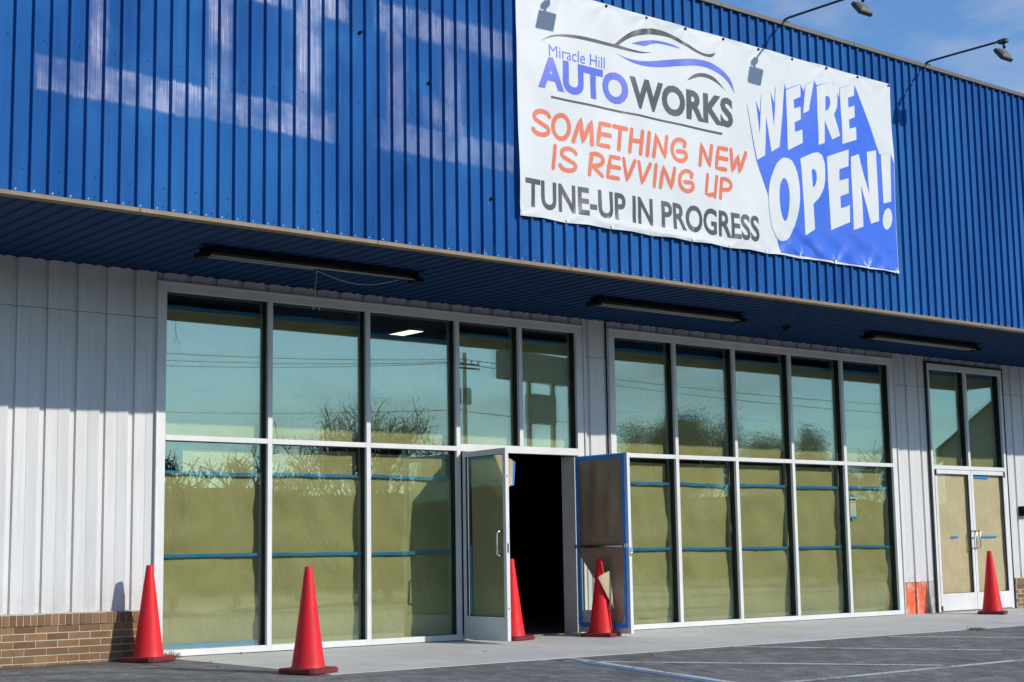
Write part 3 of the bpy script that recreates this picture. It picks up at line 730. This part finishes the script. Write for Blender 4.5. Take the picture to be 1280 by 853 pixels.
# ---------------------------------------------------------------- banner
BX0, BX1, BZ0, BZ1, YB = 9.690, 15.742, 4.268, 6.715, -2.548
def bz_off(x): return .032*(x-BX0)/(BX1-BX0)
GX = [BX0+.03+(BX1-BX0-.06)*i/10 for i in range(11)]
def bw(x, z):
    d = .020*noise.noise(Vector((x*1.6, z*1.2, 3)))+.013*noise.noise(Vector((x*2.4+z*2.2, z*1.1-x*.8, 8)))
    for gx in GX:
        if abs(x-gx) < .5:
            for gzz in (BZ0, BZ1):
                dx, dz = x-gx, z-gzz; r_ = math.hypot(dx, dz)
                if r_ < .6: d += .007*math.exp(-r_/.22)*math.cos(7*math.atan2(dx, abs(dz)+1e-4)+gx*3)*min(1, r_/.05)
    # soft vertical tension folds, stronger on the right half
    d += .004*math.sin(x*5.1+z*1.3)*max(0, min(1, (x-12.8)/1.2))
    # bottom hem pulled in at the grommets and bagging between them
    k = (x-BX0)/(BX1-BX0)*10; f = abs(k-round(k))*2; t = max(0, 1-(z-BZ0)/.26)
    amp = .010+.024*max(0, min(1, (x-13.4)/.5))
    d += amp*t*t*(f**.7-.3)
    # diagonal creases in the blue lower right corner
    if x > 13.3:
        t2 = max(0, 1-(z-BZ0)/.42)
        d += (.016*math.sin((x*1.0+z*1.7)*11+2*noise.noise(Vector((x*2, z*2, 1))))+.016*noise.noise(Vector((x*4-z*3, z*5, 6))))*t2*min(1, (x-13.3)/.3)
    # long fold under PROGRESS
    c = 4.335-.02*(x-11.2); q_ = (z-c)/.035
    if 10.6 < x < 12.9: d += .020*math.exp(-q_*q_)*math.sin((x-10.6)/2.3*math.pi)
    return YB-max(-.012, min(.05, d))
bn = tag(empty('banner', (0, 0, 0)), 'large white and blue vinyl banner reading We are open hung on the blue fascia', 'banner')
nx, nz_ = 160, 104; vs = []
for j in range(nz_+1):
    for i in range(nx+1):
        u, v = i/nx, j/nz_; x = lerp(BX0, BX1, u); z = lerp(BZ0, BZ1, v)
        k = u*10; f = abs(k-round(k))*2
        zz = z+bz_off(x)*(1-v)+(.012*f*(1-v) if v < .06 else 0); xx = x+.018*(1-v)*(1 if u > .97 else 0)
        vs.append((xx, bw(xx, zz), zz))
MB().add(vs, [(j*(nx+1)+i, j*(nx+1)+i+1, (j+1)*(nx+1)+i+1, (j+1)*(nx+1)+i) for j in range(nz_) for i in range(nx)]).build('sheet', M['v_white'], bn, True)
for x in GX:
    for z in (BZ0+.025, BZ1-.025):
        MB().tube([(x, bw(x, z)-.004, z+bz_off(x)*(z < 5)), (x, bw(x, z)-.009, z+bz_off(x)*(z < 5))], .016, 12).build('grommet', M['grommet'] if z < 5 else M['screw'], bn)
def print_mesh(name, loops_list, mat, lift):
    """loops_list: list of [outer, hole...] in (x,z); conforms to the vinyl"""
    bm = bmesh.new()
    for n_, loops in enumerate(loops_list):
        flat = [p for l in loops for p in l]
        tris = tessellate_polygon([[Vector((p[0], p[1], 0)) for p in l] for l in loops])
        bv = [bm.verts.new((p[0], 0, p[1])) for p in flat]
        for t_ in tris:
            try: bm.faces.new([bv[i] for i in t_])
            except ValueError: pass
    for _ in range(8):
        es = [e for e in bm.edges if e.calc_length() > .042]
        if not es: break
        bmesh.ops.subdivide_edges(bm, edges=es, cuts=1); bmesh.ops.triangulate(bm, faces=bm.faces[:])
    for v in bm.verts: v.co.y = bw(v.co.x, v.co.z)-lift
    bmesh.ops.recalc_face_normals(bm, faces=bm.faces[:])
    me = bpy.data.meshes.new(name); bm.normal_update()
    for f in bm.faces:
        if f.normal.y > 0: f.normal_flip()
    bm.to_mesh(me); bm.free(); me.materials.append(mat); return link(name, me, bn)
def fx(u, v): p = PX(u, v, 'y', YB); return (p.x, p.z)
c3 = lambda p: fx(665+p[0]/4.923, 25+p[1]/4.923)
c7 = lambda p: fx(925+p[0]/7.756, 90+p[1]/7.756)
c8 = lambda p: fx(950+p[0]/4.739, 170+p[1]/4.739)
def smooth_loop(pts, sub=4, closed=True):
    out = []; n = len(pts)
    for i in range(n):
        p0, p1, p2, p3 = (Vector(pts[(i+k) % n]) for k in (-1, 0, 1, 2))
        for s_ in range(sub):
            t = s_/sub
            out.append(tuple(.5*((2*p1)+(-p0+p2)*t+(2*p0-5*p1+4*p2-p3)*t*t+(-p0+3*p1-3*p2+p3)*t**3)))
    return out
def swoosh(up_, lo):
    def open_s(ps):
        r = []; n = len(ps)
        for i in range(n-1):
            p0, p1, p2, p3 = Vector(ps[max(i-1, 0)]), Vector(ps[i]), Vector(ps[i+1]), Vector(ps[min(i+2, n-1)])
            for s_ in range(4):
                t = s_/4; r.append(tuple(.5*((2*p1)+(-p0+p2)*t+(2*p0-5*p1+4*p2-p3)*t*t+(-p0+3*p1-3*p2+p3)*t**3)))
        return r+[tuple(ps[-1])]
    full = open_s(up_)+open_s([up_[-1]]+lo+[up_[0]])[1:-1]
    return [[c3(p) for p in full]]
W1 = [(62,320),(148,264),(192,605),(205,222),(288,185),(328,540),(340,150),(430,108),(380,728),(305,775),(252,430),(246,808),(172,852)]
E1_ = [(445,178),(590,118),(592,240),(525,270),(527,355),(590,335),(590,460),(527,490),(530,585),(602,560),(604,690),(458,762)]
AP = [(640,125),(720,88),(672,375),(615,402)]
R1 = [(745,140),(800,120),(840,108),(880,105),(915,130),(938,180),(946,260),(938,340),(915,395),(905,410),(962,622),(893,655),(822,470),(822,690),(762,708)]
R1h = [(825,240),(850,232),(868,260),(872,310),(858,355),(840,372),(825,380)]
E2_ = [(968,158),(1105,122),(1105,230),(1048,250),(1050,345),(1108,328),(1110,440),(1052,465),(1055,555),(1122,535),(1124,660),(985,702)]
O2 = smooth_loop([(145,130),(185,150),(215,220),(230,320),(226,430),(205,530),(175,600),(135,625),(100,605),(72,550),(55,460),(50,360),(60,280),(85,190),(115,143)], 2)
O2h = smooth_loop([(138,250),(158,275),(170,340),(170,420),(162,480),(148,507),(130,480),(117,410),(115,340),(120,280)], 2)
P2 = [(235,135),(310,102),(345,97),(372,115),(386,160),(390,210),(388,260),(378,310),(350,365),(312,405),(322,555),(265,590)]
P2h = [(302,200),(320,197),(332,220),(333,260),(322,295),(307,310)]
E3_ = [(400,122),(520,82),(522,180),(470,198),(471,265),(522,252),(523,340),(478,358),(481,430),(530,412),(531,512),(418,560)]
N2 = [(535,125),(585,108),(648,345),(635,95),(690,85),(702,505),(652,522),(598,290),(607,540),(552,558)]
X1_ = [(718,108),(768,102),(776,390),(727,402)]
X2_ = smooth_loop([(755,430),(775,445),(783,490),(775,535),(752,557),(732,540),(724,500),(733,450)], 2)
bluep = [c7(p) for p in ((62,322),(148,264),(195,395),(205,222),(288,183),(330,310),(340,150),(430,106),(447,168),(590,114),(625,190),(640,123),(720,84),(745,128),(840,106),(900,108),(965,255),(968,155),(1108,119),(1241,470))]
bluep += [c8(p) for p in ((712,108),(768,101),(780,140))]+[(BX1-.003, 5.7), (BX1+.008, BZ0+.07)]+[(lerp(BX1+.006, 13.59, i/14), BZ0+.055) for i in range(1, 14)]+[(13.57, BZ0+.055)]
bluep += [c8(p) for p in ((105,610),(62,480),(48,350),(18,250))]+[c7((165,850))]
print_mesh('blue_field', [[bluep]], M['v_blue'], .0030)
for nm, lp_, cc in (('letter_w', [W1], c7), ('letter_e', [E1_], c7), ('apostrophe', [AP], c7), ('letter_r', [R1, R1h], c7), ('letter_e', [E2_], c7),
                    ('letter_o', [O2, O2h], c8), ('letter_p', [P2, P2h], c8), ('letter_e', [E3_], c8), ('letter_n', [N2], c8)):
    print_mesh(nm, [[[cc(p) for p in l] for l in lp_]], M['v_white'], .0046)
print_mesh('exclamation_mark', [[[c8(p) for p in X1_]], [[c8(p) for p in X2_]]], M['v_white'], .0046)
print_mesh('logo_swoosh', [swoosh([(50,132),(100,100),(170,90),(260,95),(360,112),(450,135),(510,150),(600,178),(680,195),(740,200)], [(680,206),(600,195),(500,168),(420,148),(330,128),(240,112),(160,103),(100,112)])], M['p_grey'], .0013)
print_mesh('logo_swoosh', [swoosh([(500,157),(560,105),(630,65),(700,53),(770,58),(850,85),(930,130),(1000,175),(1050,203),(1090,212),(1125,203)], [(1110,228),(1070,226),(1010,200),(930,150),(850,110),(780,95),(700,90),(620,105),(560,135),(525,160)])], M['p_grey'], .0018)
print_mesh('logo_swoosh', [swoosh([(610,145),(660,132),(720,125),(790,130),(860,148),(925,178)], [(860,162),(790,148),(740,148),(700,160),(650,152)])], M['p_blue'], .0013)
print_mesh('logo_swoosh', [swoosh([(520,205),(580,235),(660,253),(760,252),(870,243),(960,238),(1050,248),(1120,275),(1180,325),(1220,380),(1242,455)], [(1200,385),(1150,335),(1080,297),(1000,282),(900,285),(800,292),(710,288),(630,270),(570,240)])], M['p_blue'], .0013)
print_mesh('logo_swoosh', [swoosh([(952,375),(990,340),(1030,328),(1080,335),(1130,365),(1190,440)], [(1140,395),(1090,365),(1040,352),(1000,358)])], M['p_grey'], .0013)
print_mesh('underline', [[[c3(p) for p in ((115,468),(400,526),(800,612),(1174,697),(1165,710),(800,625),(400,540),(115,482))]]], M['p_grey'], .0013)
# sans lettering from the built-in font
def sans(name, body, x0, x1, zb0, zb1, cap, mat, off=0., cap_units=None):
    c = bpy.data.curves.new('text', 'FONT'); c.body = body; c.offset = off; c.resolution_u = 4
    o = bpy.data.objects.new('text', c); me = bpy.data.meshes.new_from_object(o); bpy.data.objects.remove(o)
    xs = [v.co.x for v in me.vertices]; a, b = min(xs), max(xs)
    c2 = bpy.data.curves.new('text', 'FONT'); c2.body = 'H'; c2.offset = off; o2 = bpy.data.objects.new('text', c2); m2 = bpy.data.meshes.new_from_object(o2); bpy.data.objects.remove(o2)
    hh = max(v.co.y for v in m2.vertices)-min(v.co.y for v in m2.vertices); hb = min(v.co.y for v in m2.vertices)
    bm = bmesh.new(); bm.from_mesh(me); bmesh.ops.triangulate(bm, faces=bm.faces[:])
    for v in bm.verts:
        t = (v.co.x-a)/(b-a); v.co = Vector((lerp(x0, x1, t), 0, lerp(zb0, zb1, t)+(v.co.y-hb)/hh*cap))
    for _ in range(6):
        es = [e for e in bm.edges if e.calc_length() > .05]
        if not es: break
        bmesh.ops.subdivide_edges(bm, edges=es, cuts=1); bmesh.ops.triangulate(bm, faces=bm.faces[:])
    for v in bm.verts: v.co.y = bw(v.co.x, v.co.z)-.0013
    bm.normal_update()
    for f in bm.faces:
        if f.normal.y > 0: f.normal_flip()
    bm.verts.ensure_lookup_table(); seen = {}; isl = []
    for v in bm.verts:
        if v in seen: continue
        k = len(isl); st = [v]; seen[v] = k; fs = set()
        lo = hi = v.co.x
        while st:
            q_ = st.pop(); lo = min(lo, q_.co.x); hi = max(hi, q_.co.x)
            for f in q_.link_faces: fs.add(f)
            for e in q_.link_edges:
                o_ = e.other_vert(q_)
                if o_ not in seen: seen[o_] = k; st.append(o_)
        isl.append([lo, hi, fs])
    isl.sort(key=lambda i_: i_[0]); grp = []
    for lo, hi, fs in isl:
        if grp and min(hi, grp[-1][1])-max(lo, grp[-1][0]) > .6*min(hi-lo, grp[-1][1]-grp[-1][0]): grp[-1][1] = max(hi, grp[-1][1]); grp[-1][2] |= fs
        else: grp.append([lo, hi, set(fs)])
    chars = [c_ for c_ in body if c_ != ' ']
    for gi, (lo, hi, fs) in enumerate(grp):
        ch = chars[gi].lower() if len(grp) == len(chars) else ''
        nm = 'hyphen' if ch == '-' else ('letter_'+ch if ch else name)
        idx = {}; vs = []; fl = []
        for f in fs:
            t_ = []
            for v in f.verts:
                if v not in idx: idx[v] = len(vs); vs.append(tuple(v.co))
                t_.append(idx[v])
            fl.append(t_)
        MB().add(vs, fl).build(nm, mat, bn)
    bm.free()
sans('lettering', 'Miracle Hill', 10.105, 10.893, 5.986, 5.998, .124, M['p_blue'], 0)
sans('lettering', 'AUTO', 9.955, 11.215, 5.632, 5.648, .338, M['p_blue'], .045)
sans('lettering', 'WORKS', 11.235, 12.835, 5.648, 5.668, .338, M['p_grey'], .04)
sans('lettering', 'TUNE-UP IN PROGRESS', 9.758, 13.20, 4.372, 4.402, .293, M['p_grey'], .026)
# brush-style orange lettering from strokes
def arc(cx, cy, rx, ry, a0, a1, n=14): return [(cx+rx*math.cos(R(a0+(a1-a0)*i/n)), cy+ry*math.sin(R(a0+(a1-a0)*i/n))) for i in range(n+1)]
GL = {'S': (.70, [arc(.42, .73, .30, .23, 20, 90, 5)+arc(.40, .73, .32, .23, 95, 215, 9)+[(.30, .52), (.48, .44)]+arc(.40, .25, .30, .21, 35, -90, 9)+arc(.34, .26, .30, .22, -95, -165, 6)]),
      'O': (.82, [arc(.41, .5, .34, .46, 100, 462, 26)]), 'M': (.86, [[(.02, .04), (.28, .96), (.42, .08), (.72, .96), (.80, .04)]]),
      'E': (.62, [[(.55, .94), (.14, .94), (.06, .06), (.54, .06)], [(.08, .52), (.58, .52)]]), 'T': (.62, [[(.02, .94), (.60, .94)], [(.32, .94), (.26, .04)]]),
      'H': (.66, [[(.10, .96), (.04, .04)], [(.58, .96), (.54, .04)], [(.07, .52), (.56, .54)]]), 'I': (.22, [[(.12, .96), (.08, .04)]]),
      'N': (.72, [[(.04, .04), (.12, .94), (.54, .08), (.64, .96)]]), 'G': (.78, [arc(.42, .5, .36, .45, 50, 290, 18)+arc(.42, .3, .3, .25, -80, 30, 7)+[(.64, .46), (.32, .44)], [(.64, .84), (.62, .70)]]),
      'W': (.84, [[(.04, .96), (.16, .06), (.42, .78), (.52, .06), (.82, .96)]]), 'R': (.66, [[(.12, .90), (.05, .04)], [(.10, .90)]+arc(.28, .70, .32, .25, 100, -95, 12)+[(.14, .45), (.60, .06)]]),
      'V': (.62, [[(.04, .96), (.22, .06), (.58, .96)]]), 'U': (.64, [[(.10, .96), (.03, .10), (.20, .05), (.48, .14)], [(.60, .96), (.50, .02)]]),
      'P': (.64, [[(.12, .92), (.05, .02)], [(.10, .90)]+arc(.28, .69, .33, .25, 100, -100, 12)+[(.12, .42)]]), ' ': (.34, [])}
def brush(body, x0, x1, zb0, zb1, cap):
    tot = sum(GL[c][0]+.11 for c in body)-.11; k = (x1-x0)/tot; cx = 0; st = .052*cap/.27; lay = 0
    for ch in body:
        if ch == ' ': cx += GL[ch][0]+.11; continue
        bm = bmesh.new()
        for path in GL[ch][1]:
            lay = (lay+1) % 4
            pts = []
            for x, y in path:
                X = x0+(cx+x+.07*y)*k; t = (X-x0)/(x1-x0); pts.append(Vector((X, lerp(zb0, zb1, t)+y*cap)))
            fine = [pts[0]]
            for a, b in zip(pts, pts[1:]):
                m_ = max(1, int((b-a).length/.05)); fine += [a.lerp(b, i/m_) for i in range(1, m_+1)]
            hw = st/2; rows = []
            for i, p in enumerate(fine):
                d = (fine[min(i+1, len(fine)-1)]-fine[max(i-1, 0)]).normalized(); n_ = Vector((-d.y, d.x)); rows.append((p, n_, d))
            def V(p): return bm.verts.new((p.x, bw(p.x, p.y)-.0011-.0004*lay, p.y))
            prev = None
            def capv(p, n_, d, sg): return [V(p+n_*hw*math.cos(R(a_))+d*sg*hw*math.sin(R(a_))) for a_ in (30, 60, 90, 120, 150)]
            L_ = [V(p+n_*hw) for p, n_, d in rows]; R_ = [V(p-n_*hw) for p, n_, d in rows]
            for i in range(len(rows)-1): bm.faces.new((L_[i], R_[i], R_[i+1], L_[i+1]))
            e_ = capv(*rows[-1], 1); bm.faces.new([L_[-1]]+e_+[R_[-1]]); s_ = capv(*rows[0], -1); bm.faces.new([L_[0]]+s_+[R_[0]])
        bm.normal_update()
        for f in bm.faces:
            if f.normal.y > 0: f.normal_flip()
        me = bpy.data.meshes.new('letter'); bm.to_mesh(me); bm.free(); me.materials.append(M['p_orange']); link('letter_'+ch.lower(), me, bn)
        cx += GL[ch][0]+.11
brush('SOMETHING NEW', 9.86, 13.03, 5.128, 5.160, .268); brush('IS REVVING UP', 10.115, 12.775, 4.808, 4.828, .252)

# ---------------------------------------------------------------- traffic cones
def make_cone(x, y, label, mat, rz, hgt=.905, base=True):
    t = tag(empty('traffic_cone', (x, y, gz(y))), label, 'traffic cone', 'red traffic cones'); t.rotation_euler = (0, 0, R(rz))
    c = MB(); h = .195; k = .03
    lo = [(-h+k, -h), (h-k, -h), (h, -h+k), (h, h-k), (h-k, h), (-h+k, h), (-h, h-k), (-h, -h+k)]
    c.add([(a, b, .002) for a, b in lo]+[(a, b, .036) for a, b in lo]+[(a*.95, b*.95, .046) for a, b in lo], [tuple(range(8))[::-1], tuple(range(16, 24))]+[(i, (i+1) % 8, 8+(i+1) % 8, 8+i) for i in range(8)]+[(8+i, 8+(i+1) % 8, 16+(i+1) % 8, 16+i) for i in range(8)])
    c.build('base', M['cone_base'], t, bevel=.003)
    prof = [(.150, .044), (.1475, .052), (.142, .072), (.138, .10), (.116, .25), (.085, .49), (.056, .72), (.040, .84), (.033, hgt-.012), (.030, hgt), (.022, hgt+.001), (.022, hgt-.05), (.05, .60)]
    MB().lathe(prof, 40).build('body', mat, t, True)
    return t
make_cone(6.86, -.31, 'red traffic cone beside the brick base at the wall corner', M['cone'], 24)
make_cone(7.28, -2.50, 'red traffic cone nearest the camera, at the edge of the asphalt', M['cone'], 20)
make_cone(11.30, -.34, 'scuffed red traffic cone half hidden behind the left open door', M['cone_d'], 14)
make_cone(12.44, -.58, 'red traffic cone in front of the torn paper on the right door', M['cone'], 30)
make_cone(19.90, -.80, 'red traffic cone in front of the closed double door', M['cone'], 28)

# ---------------------------------------------------------------- the far side of the lot (seen in the glass)
def mir(u, v, k):      # point whose mirror image in the glass (plane y=0) is seen at pixel (u,v), k metres in front of the wall
    p = PX(u, v, 'y', k); return Vector((p.x, -k, p.z))
def tree(u, vtop, k, spread, label, leafmat, nleaf, seed, size=.16, bare=False):
    rg = random.Random(seed); p = mir(u, vtop, k); base = Vector((p.x, p.y, gz(p.y))); H = p.z-base.z
    t = tag(empty('tree', base), label, 'tree', 'trees across the lot')
    tb = MB(); tips = []
    def limb(a, d, ln, r, lev):
        pts = [a]; q = a; dd = d.copy()
        for i in range(4):
            dd = (dd+Vector((rg.uniform(-.22, .22), rg.uniform(-.22, .22), rg.uniform(-.05, .18)))).normalized(); q = q+dd*ln/4; pts.append(q)
        tb.tube(pts, r, (8, 5, 4, 3, 3)[lev], max(r*.45, .020 if bare else .012), cap=False)
        if lev >= 3: tips.append((q, ln)); tips.append((pts[2], ln))
        if lev >= 4: return
        for i in range((5, 4, 4, 3)[lev]):
            az = rg.uniform(0, 6.28); el = rg.uniform(.15, 1.05); nd = Vector((math.cos(az)*math.cos(el)*spread, math.sin(az)*math.cos(el)*spread, math.sin(el))).normalized()
            limb(pts[rg.choice((2, 3, 4) if lev else (2, 3, 3, 4))], (nd+dd*.45).normalized(), ln*rg.uniform(.55, .76), max(r*.5, .030 if bare else .016), lev+1)
    limb(Vector((0, 0, -.1)), Vector((0, 0, 1)), H*.42, .035*H*.6, 0)
    zmax = max(v[2] for v in tb.v); s_ = H/zmax
    tb.v = [(x*s_, y*s_, z*s_) for x, y, z in tb.v]
    tb.build('trunk', M['bark'], t, True)
    cb = MB()
    for i in range(int(nleaf*(15 if leafmat == 'leaf_b' else 11)*(.4 if bare else 1))):
        q, ln = rg.choice(tips); q = q*s_+Vector((rg.gauss(0, 1), rg.gauss(0, 1), rg.gauss(0, .8)))*ln*s_*(.36 if not bare else .45)
        a = Vector((rg.gauss(0, 1), rg.gauss(0, 1), rg.gauss(0, 1))).normalized()*size*.24*rg.uniform(.6, 1.4); b = a.orthogonal().normalized()*a.length
        n_ = len(cb.v); cb.v += [q-a, q+b, q+a]; cb.f.append((n_, n_+1, n_+2))
    cb.build('crown', M[leafmat], t)
tree(455, 522, 52, .9, 'half bare tree mirrored across the second and third upper panes', 'leaf_b', 900, 3, bare=True)
tree(486, 497, 55, .85, 'tallest half bare tree mirrored in the third upper pane of the left storefront', 'leaf_b', 1400, 4, bare=True)
tree(520, 535, 56, 1.0, 'lower half bare tree mirrored at right of the third upper pane', 'leaf_a', 1100, 5, bare=True)
tree(815, 533, 62, 1.0, 'leafy tree mirrored in the first upper pane of the right storefront', 'leaf_b', 3200, 6, .2)
tree(882, 514, 60, .95, 'tall leafy tree mirrored in the second upper pane of the right storefront', 'leaf_b', 4200, 7, .2)
tree(945, 540, 64, 1.1, 'leafy tree mirrored in the third upper pane of the right storefront', 'leaf_b', 3200, 8, .2)
tree(1018, 532, 60, .85, 'round leafy tree mirrored in the fourth upper pane of the right storefront', 'leaf_b', 3200, 9, .2)
tree(1085, 552, 66, 1.3, 'thin pale tree mirrored in the fifth upper pane of the right storefront', 'leaf_a', 900, 10, bare=True)
tree(222, 556, 46, 1.3, 'bare tree mirrored at the left of the first lower pane', 'leaf_a', 500, 11, bare=True)
tree(300, 552, 48, 1.3, 'bare tree mirrored at the right of the first lower pane', 'leaf_a', 600, 12, bare=True)
tree(375, 556, 50, 1.3, 'small half bare tree mirrored in the second lower pane', 'leaf_a', 800, 13, bare=True)
tree(700, 550, 58, 1.2, 'pale green tree mirrored beside the sign posts', 'leaf_a', 1300, 14)
tree(600, 572, 70, 1.5, 'low tree mirrored behind the utility pole', 'leaf_a', 1500, 15)
tree(770, 562, 70, 1.5, 'low leafy tree mirrored at the left end of the right storefront', 'leaf_b', 2500, 16, .2)
tree(985, 566, 72, 1.5, 'low leafy tree mirrored between the taller ones of the right storefront', 'leaf_b', 2500, 17, .2)
hl = MB(); hx = list(range(-160, 321, 4)); rows = ((-79, 0), (-86, .75), (-96, 1), (-130, .8), (-200, .3)); vs = []
for y, k in rows:
    for x in hx: vs.append((x, y, gz(y)-.1+k*(7.6+1.1*noise.noise(Vector((x*.05, y*.02, 2)))+.5*noise.noise(Vector((x*.3, y*.1, 5))))))
n_ = len(hx); hl.add(vs, [(j*n_+i, (j+1)*n_+i, (j+1)*n_+i+1, j*n_+i+1) for j in range(len(rows)-1) for i in range(n_-1)])
tag(hl.build('added_sky_screen', M['leaf_b'], None, True), kind='structure')  # added ridge that keeps the bright low sky out of the pane reflections
hb = MB(); rg = random.Random(5)          # hedge row far behind, one mass
for i in range(100000):
    x = rg.uniform(-20, 190); y = -74+rg.gauss(0, 1.5); hh = 5.6+1.3*noise.noise(Vector((x*.11, 0, 0)))+1.0*noise.noise(Vector((x*.45, 3, 0)))
    z = gz(y)+rg.uniform(0, 1)**1.25*hh; a = Vector((rg.gauss(0, 1), rg.gauss(0, 1), rg.gauss(0, 1))).normalized()*.15; b = a.orthogonal().normalized()*.15; q = Vector((x, y, z))
    n_ = len(hb.v); hb.v += [q-a, q+b, q+a]; hb.f.append((n_, n_+1, n_+2))
tag(hb.build('hedgerow', M['leaf_b']), 'dark hedgerow mirrored low in the panes', 'hedge', kind='stuff')
# utility pole with crossarm and transformer
pt = mir(582, 441, 62); base = Vector((pt.x, pt.y, gz(pt.y))); Hp = pt.z-base.z
up_ = tag(empty('utility_pole', base), 'wooden utility pole with crossarm mirrored in the fourth upper pane', 'utility pole')
MB().tube([(0, 0, -.2), (0, 0, Hp)], .17, 10, .12).build('pole', M['pole'], up_, True)
for z in (Hp-.75, Hp-1.0):
    b_ = MB(); b_.box(-1.25, 1.25, -.16, -.05, z, z+.11); b_.build('crossarm', M['pole'], up_)
for x in (-1.15, -.6, .6, 1.15): MB().lathe([(.03, 0), (.06, .05), (.04, .1), (.06, .15), (.02, .22)], 8, (x, -.1, Hp-.64)).build('insulator', M['galv'], up_, True)
for x in (-.38, .42): MB().lathe([(0, 0), (.24, .02), (.26, .1), (.26, .95), (.20, 1.05), (0, 1.08)], 14, (x, -.28, Hp-3.2)).build('transformer', M['galv'], up_, True)
# wires, sagging between points seen in the panes, at the height of the crossarm or lower
def wire(u0, v0, u1, v1, z, sag, label):
    def at(u, v): p = PX(u, v, 'z', z); return Vector((p.x, -p.y, z))
    a, b = at(u0, v0), at(u1, v1); pts = [a.lerp(b, i/24)-Vector((0, 0, sag*4*(i/24)*(1-i/24))) for i in range(25)]
    tag(MB().tube(pts, .022, 5).build('power_line', M['pipe']), label, 'power line', 'overhead wires across the lot')
zt = base.z+Hp-.45
for i, (vl, vp) in enumerate(((437, 449), (447, 452), (455, 453.5))):
    wire(120, vl-1, 582, vp, zt-.25*i, .25, f'{ORD[i]} overhead wire from the top, mirrored left of the pole')
for i, (v0, v1, v2) in enumerate(((449, 487, 508), (455, 499, 519))):
    wire(582, v0, 1150, v2, zt-.6*i, .4, f'{"upper" if i == 0 else "lower"} overhead wire mirrored across the right storefront')
wire(120, 513, 582, 512, base.z+Hp-3.6, .2, 'low cable mirrored halfway up the left panes')
wire(582, 514, 900, 540, base.z+Hp-3.6, .2, 'low cable mirrored right of the pole')
# pylon sign
s0 = mir(628, 440, 34); s1 = mir(740, 440, 34)
sx = Vector((s0.x, s0.y, gz(s0.y))); ps = tag(empty('pylon_sign', sx), 'two post pylon sign mirrored in the fifth upper pane', 'sign')
wdt = (s1.x-s0.x)*.92; zt_ = s0.z-sx.z
ps.rotation_euler = (0, 0, R(-12))
b_ = MB(); b_.box(0, wdt, -.25, .25, zt_-1.05, zt_+.1); b_.build('sign_box', M['sign_panel'], ps, bevel=.02)
for xx in (.40, .76):
    MB().tube([(wdt*xx, 0, -.2), (wdt*xx, 0, zt_-1.0)], .11, 10).build('post', M['galv'], ps, True)
b_ = MB(); b_.box(wdt*.40, wdt*.76, -.2, .2, zt_-2.75, zt_-1.55); b_.build('lower_sign', M['sign_panel'], ps, bevel=.02)
# gabled building mirrored over the closed doors
g0 = mir(1172, 562, 34); hb_ = tag(empty('gabled_house', (g0.x, g0.y, gz(g0.y))), 'dark gabled building mirrored in the transom over the closed doors', 'building')
ridge = mir(1262, 492, 34); phi = math.atan2(g0.x, 34+14.26); Lx = (ridge.x-g0.x)*math.cos(phi); hb_.rotation_euler = (0, 0, phi); Hh = ridge.z-gz(g0.y); He = g0.z-gz(g0.y)
b_ = MB(); b_.box(.3, 2*Lx-.3, -12, 0, -.2, He); b_.add([(.3, 0, He), (2*Lx-.3, 0, He), (Lx, 0, Hh-.15)], [(0, 1, 2)]); b_.build('wall', M['siding'], hb_)
b_ = MB()
for sg in (0, 1):
    x0 = 0 if sg == 0 else 2*Lx
    b_.add([(x0, .4, He), (Lx, .4, Hh), (Lx, -12.4, Hh), (x0, -12.4, He), (x0, .4, He-.18), (Lx, .4, Hh-.18), (Lx, -12.4, Hh-.18), (x0, -12.4, He-.18)], [(0, 1, 2, 3), (4, 7, 6, 5), (0, 4, 5, 1), (3, 2, 6, 7), (0, 3, 7, 4), (1, 5, 6, 2)])
b_.build('roof', M['shingle'], hb_)
for xx in (.35, 1.1, 1.6):
    b_ = MB(); b_.box(Lx*xx-.6, Lx*xx+.6, .005, .05, 1.0, 2.4); f_ = b_.build('window', M['frame'], hb_)
    b_ = MB(); b_.box(Lx*xx-.52, Lx*xx+.52, .052, .06, 1.08, 2.32); b_.build('pane', M['frame_dark'], f_)

# ---------------------------------------------------------------- small litter on the ground
M['straw'] = simple('dry_grass_straw', (.20, .12, .045), .9, 0, .1, .3, 20)
def litter(u, v, n, r, label, hgt=.05):
    p = ground_px(u, v); rg = random.Random(int(u)); q = MB()
    for i in range(n):
        a = rg.uniform(0, 6.28); d = r*rg.random()**.6; x, y = d*math.cos(a), d*math.sin(a)*.7; t = Vector((rg.gauss(0, .5), rg.gauss(0, .5), rg.uniform(.1, 1))).normalized()*hgt*rg.uniform(.5, 1.3)
        wv = t.orthogonal().normalized()*.006; b = Vector((x, y, .004)); q.add([b-wv, b+wv, b+t+wv*.4, b+t-wv*.4], [(0, 1, 2, 3)])
    o = q.build('dry_litter', M['straw']); o.location = p; tag(o, label, 'litter', kind='stuff')
litter(212, 824, 140, .10, 'brown dry grass tuft beside the corner cone', .07)
litter(1222, 788, 120, .16, 'small heap of dry leaves on the asphalt', .04)
for (u, v) in ((435, 806), (262, 829), (608, 816), (938, 803), (302, 819), (880, 786)): litter(u, v, 6, .03, 'scrap of dry leaf on the concrete', .03)
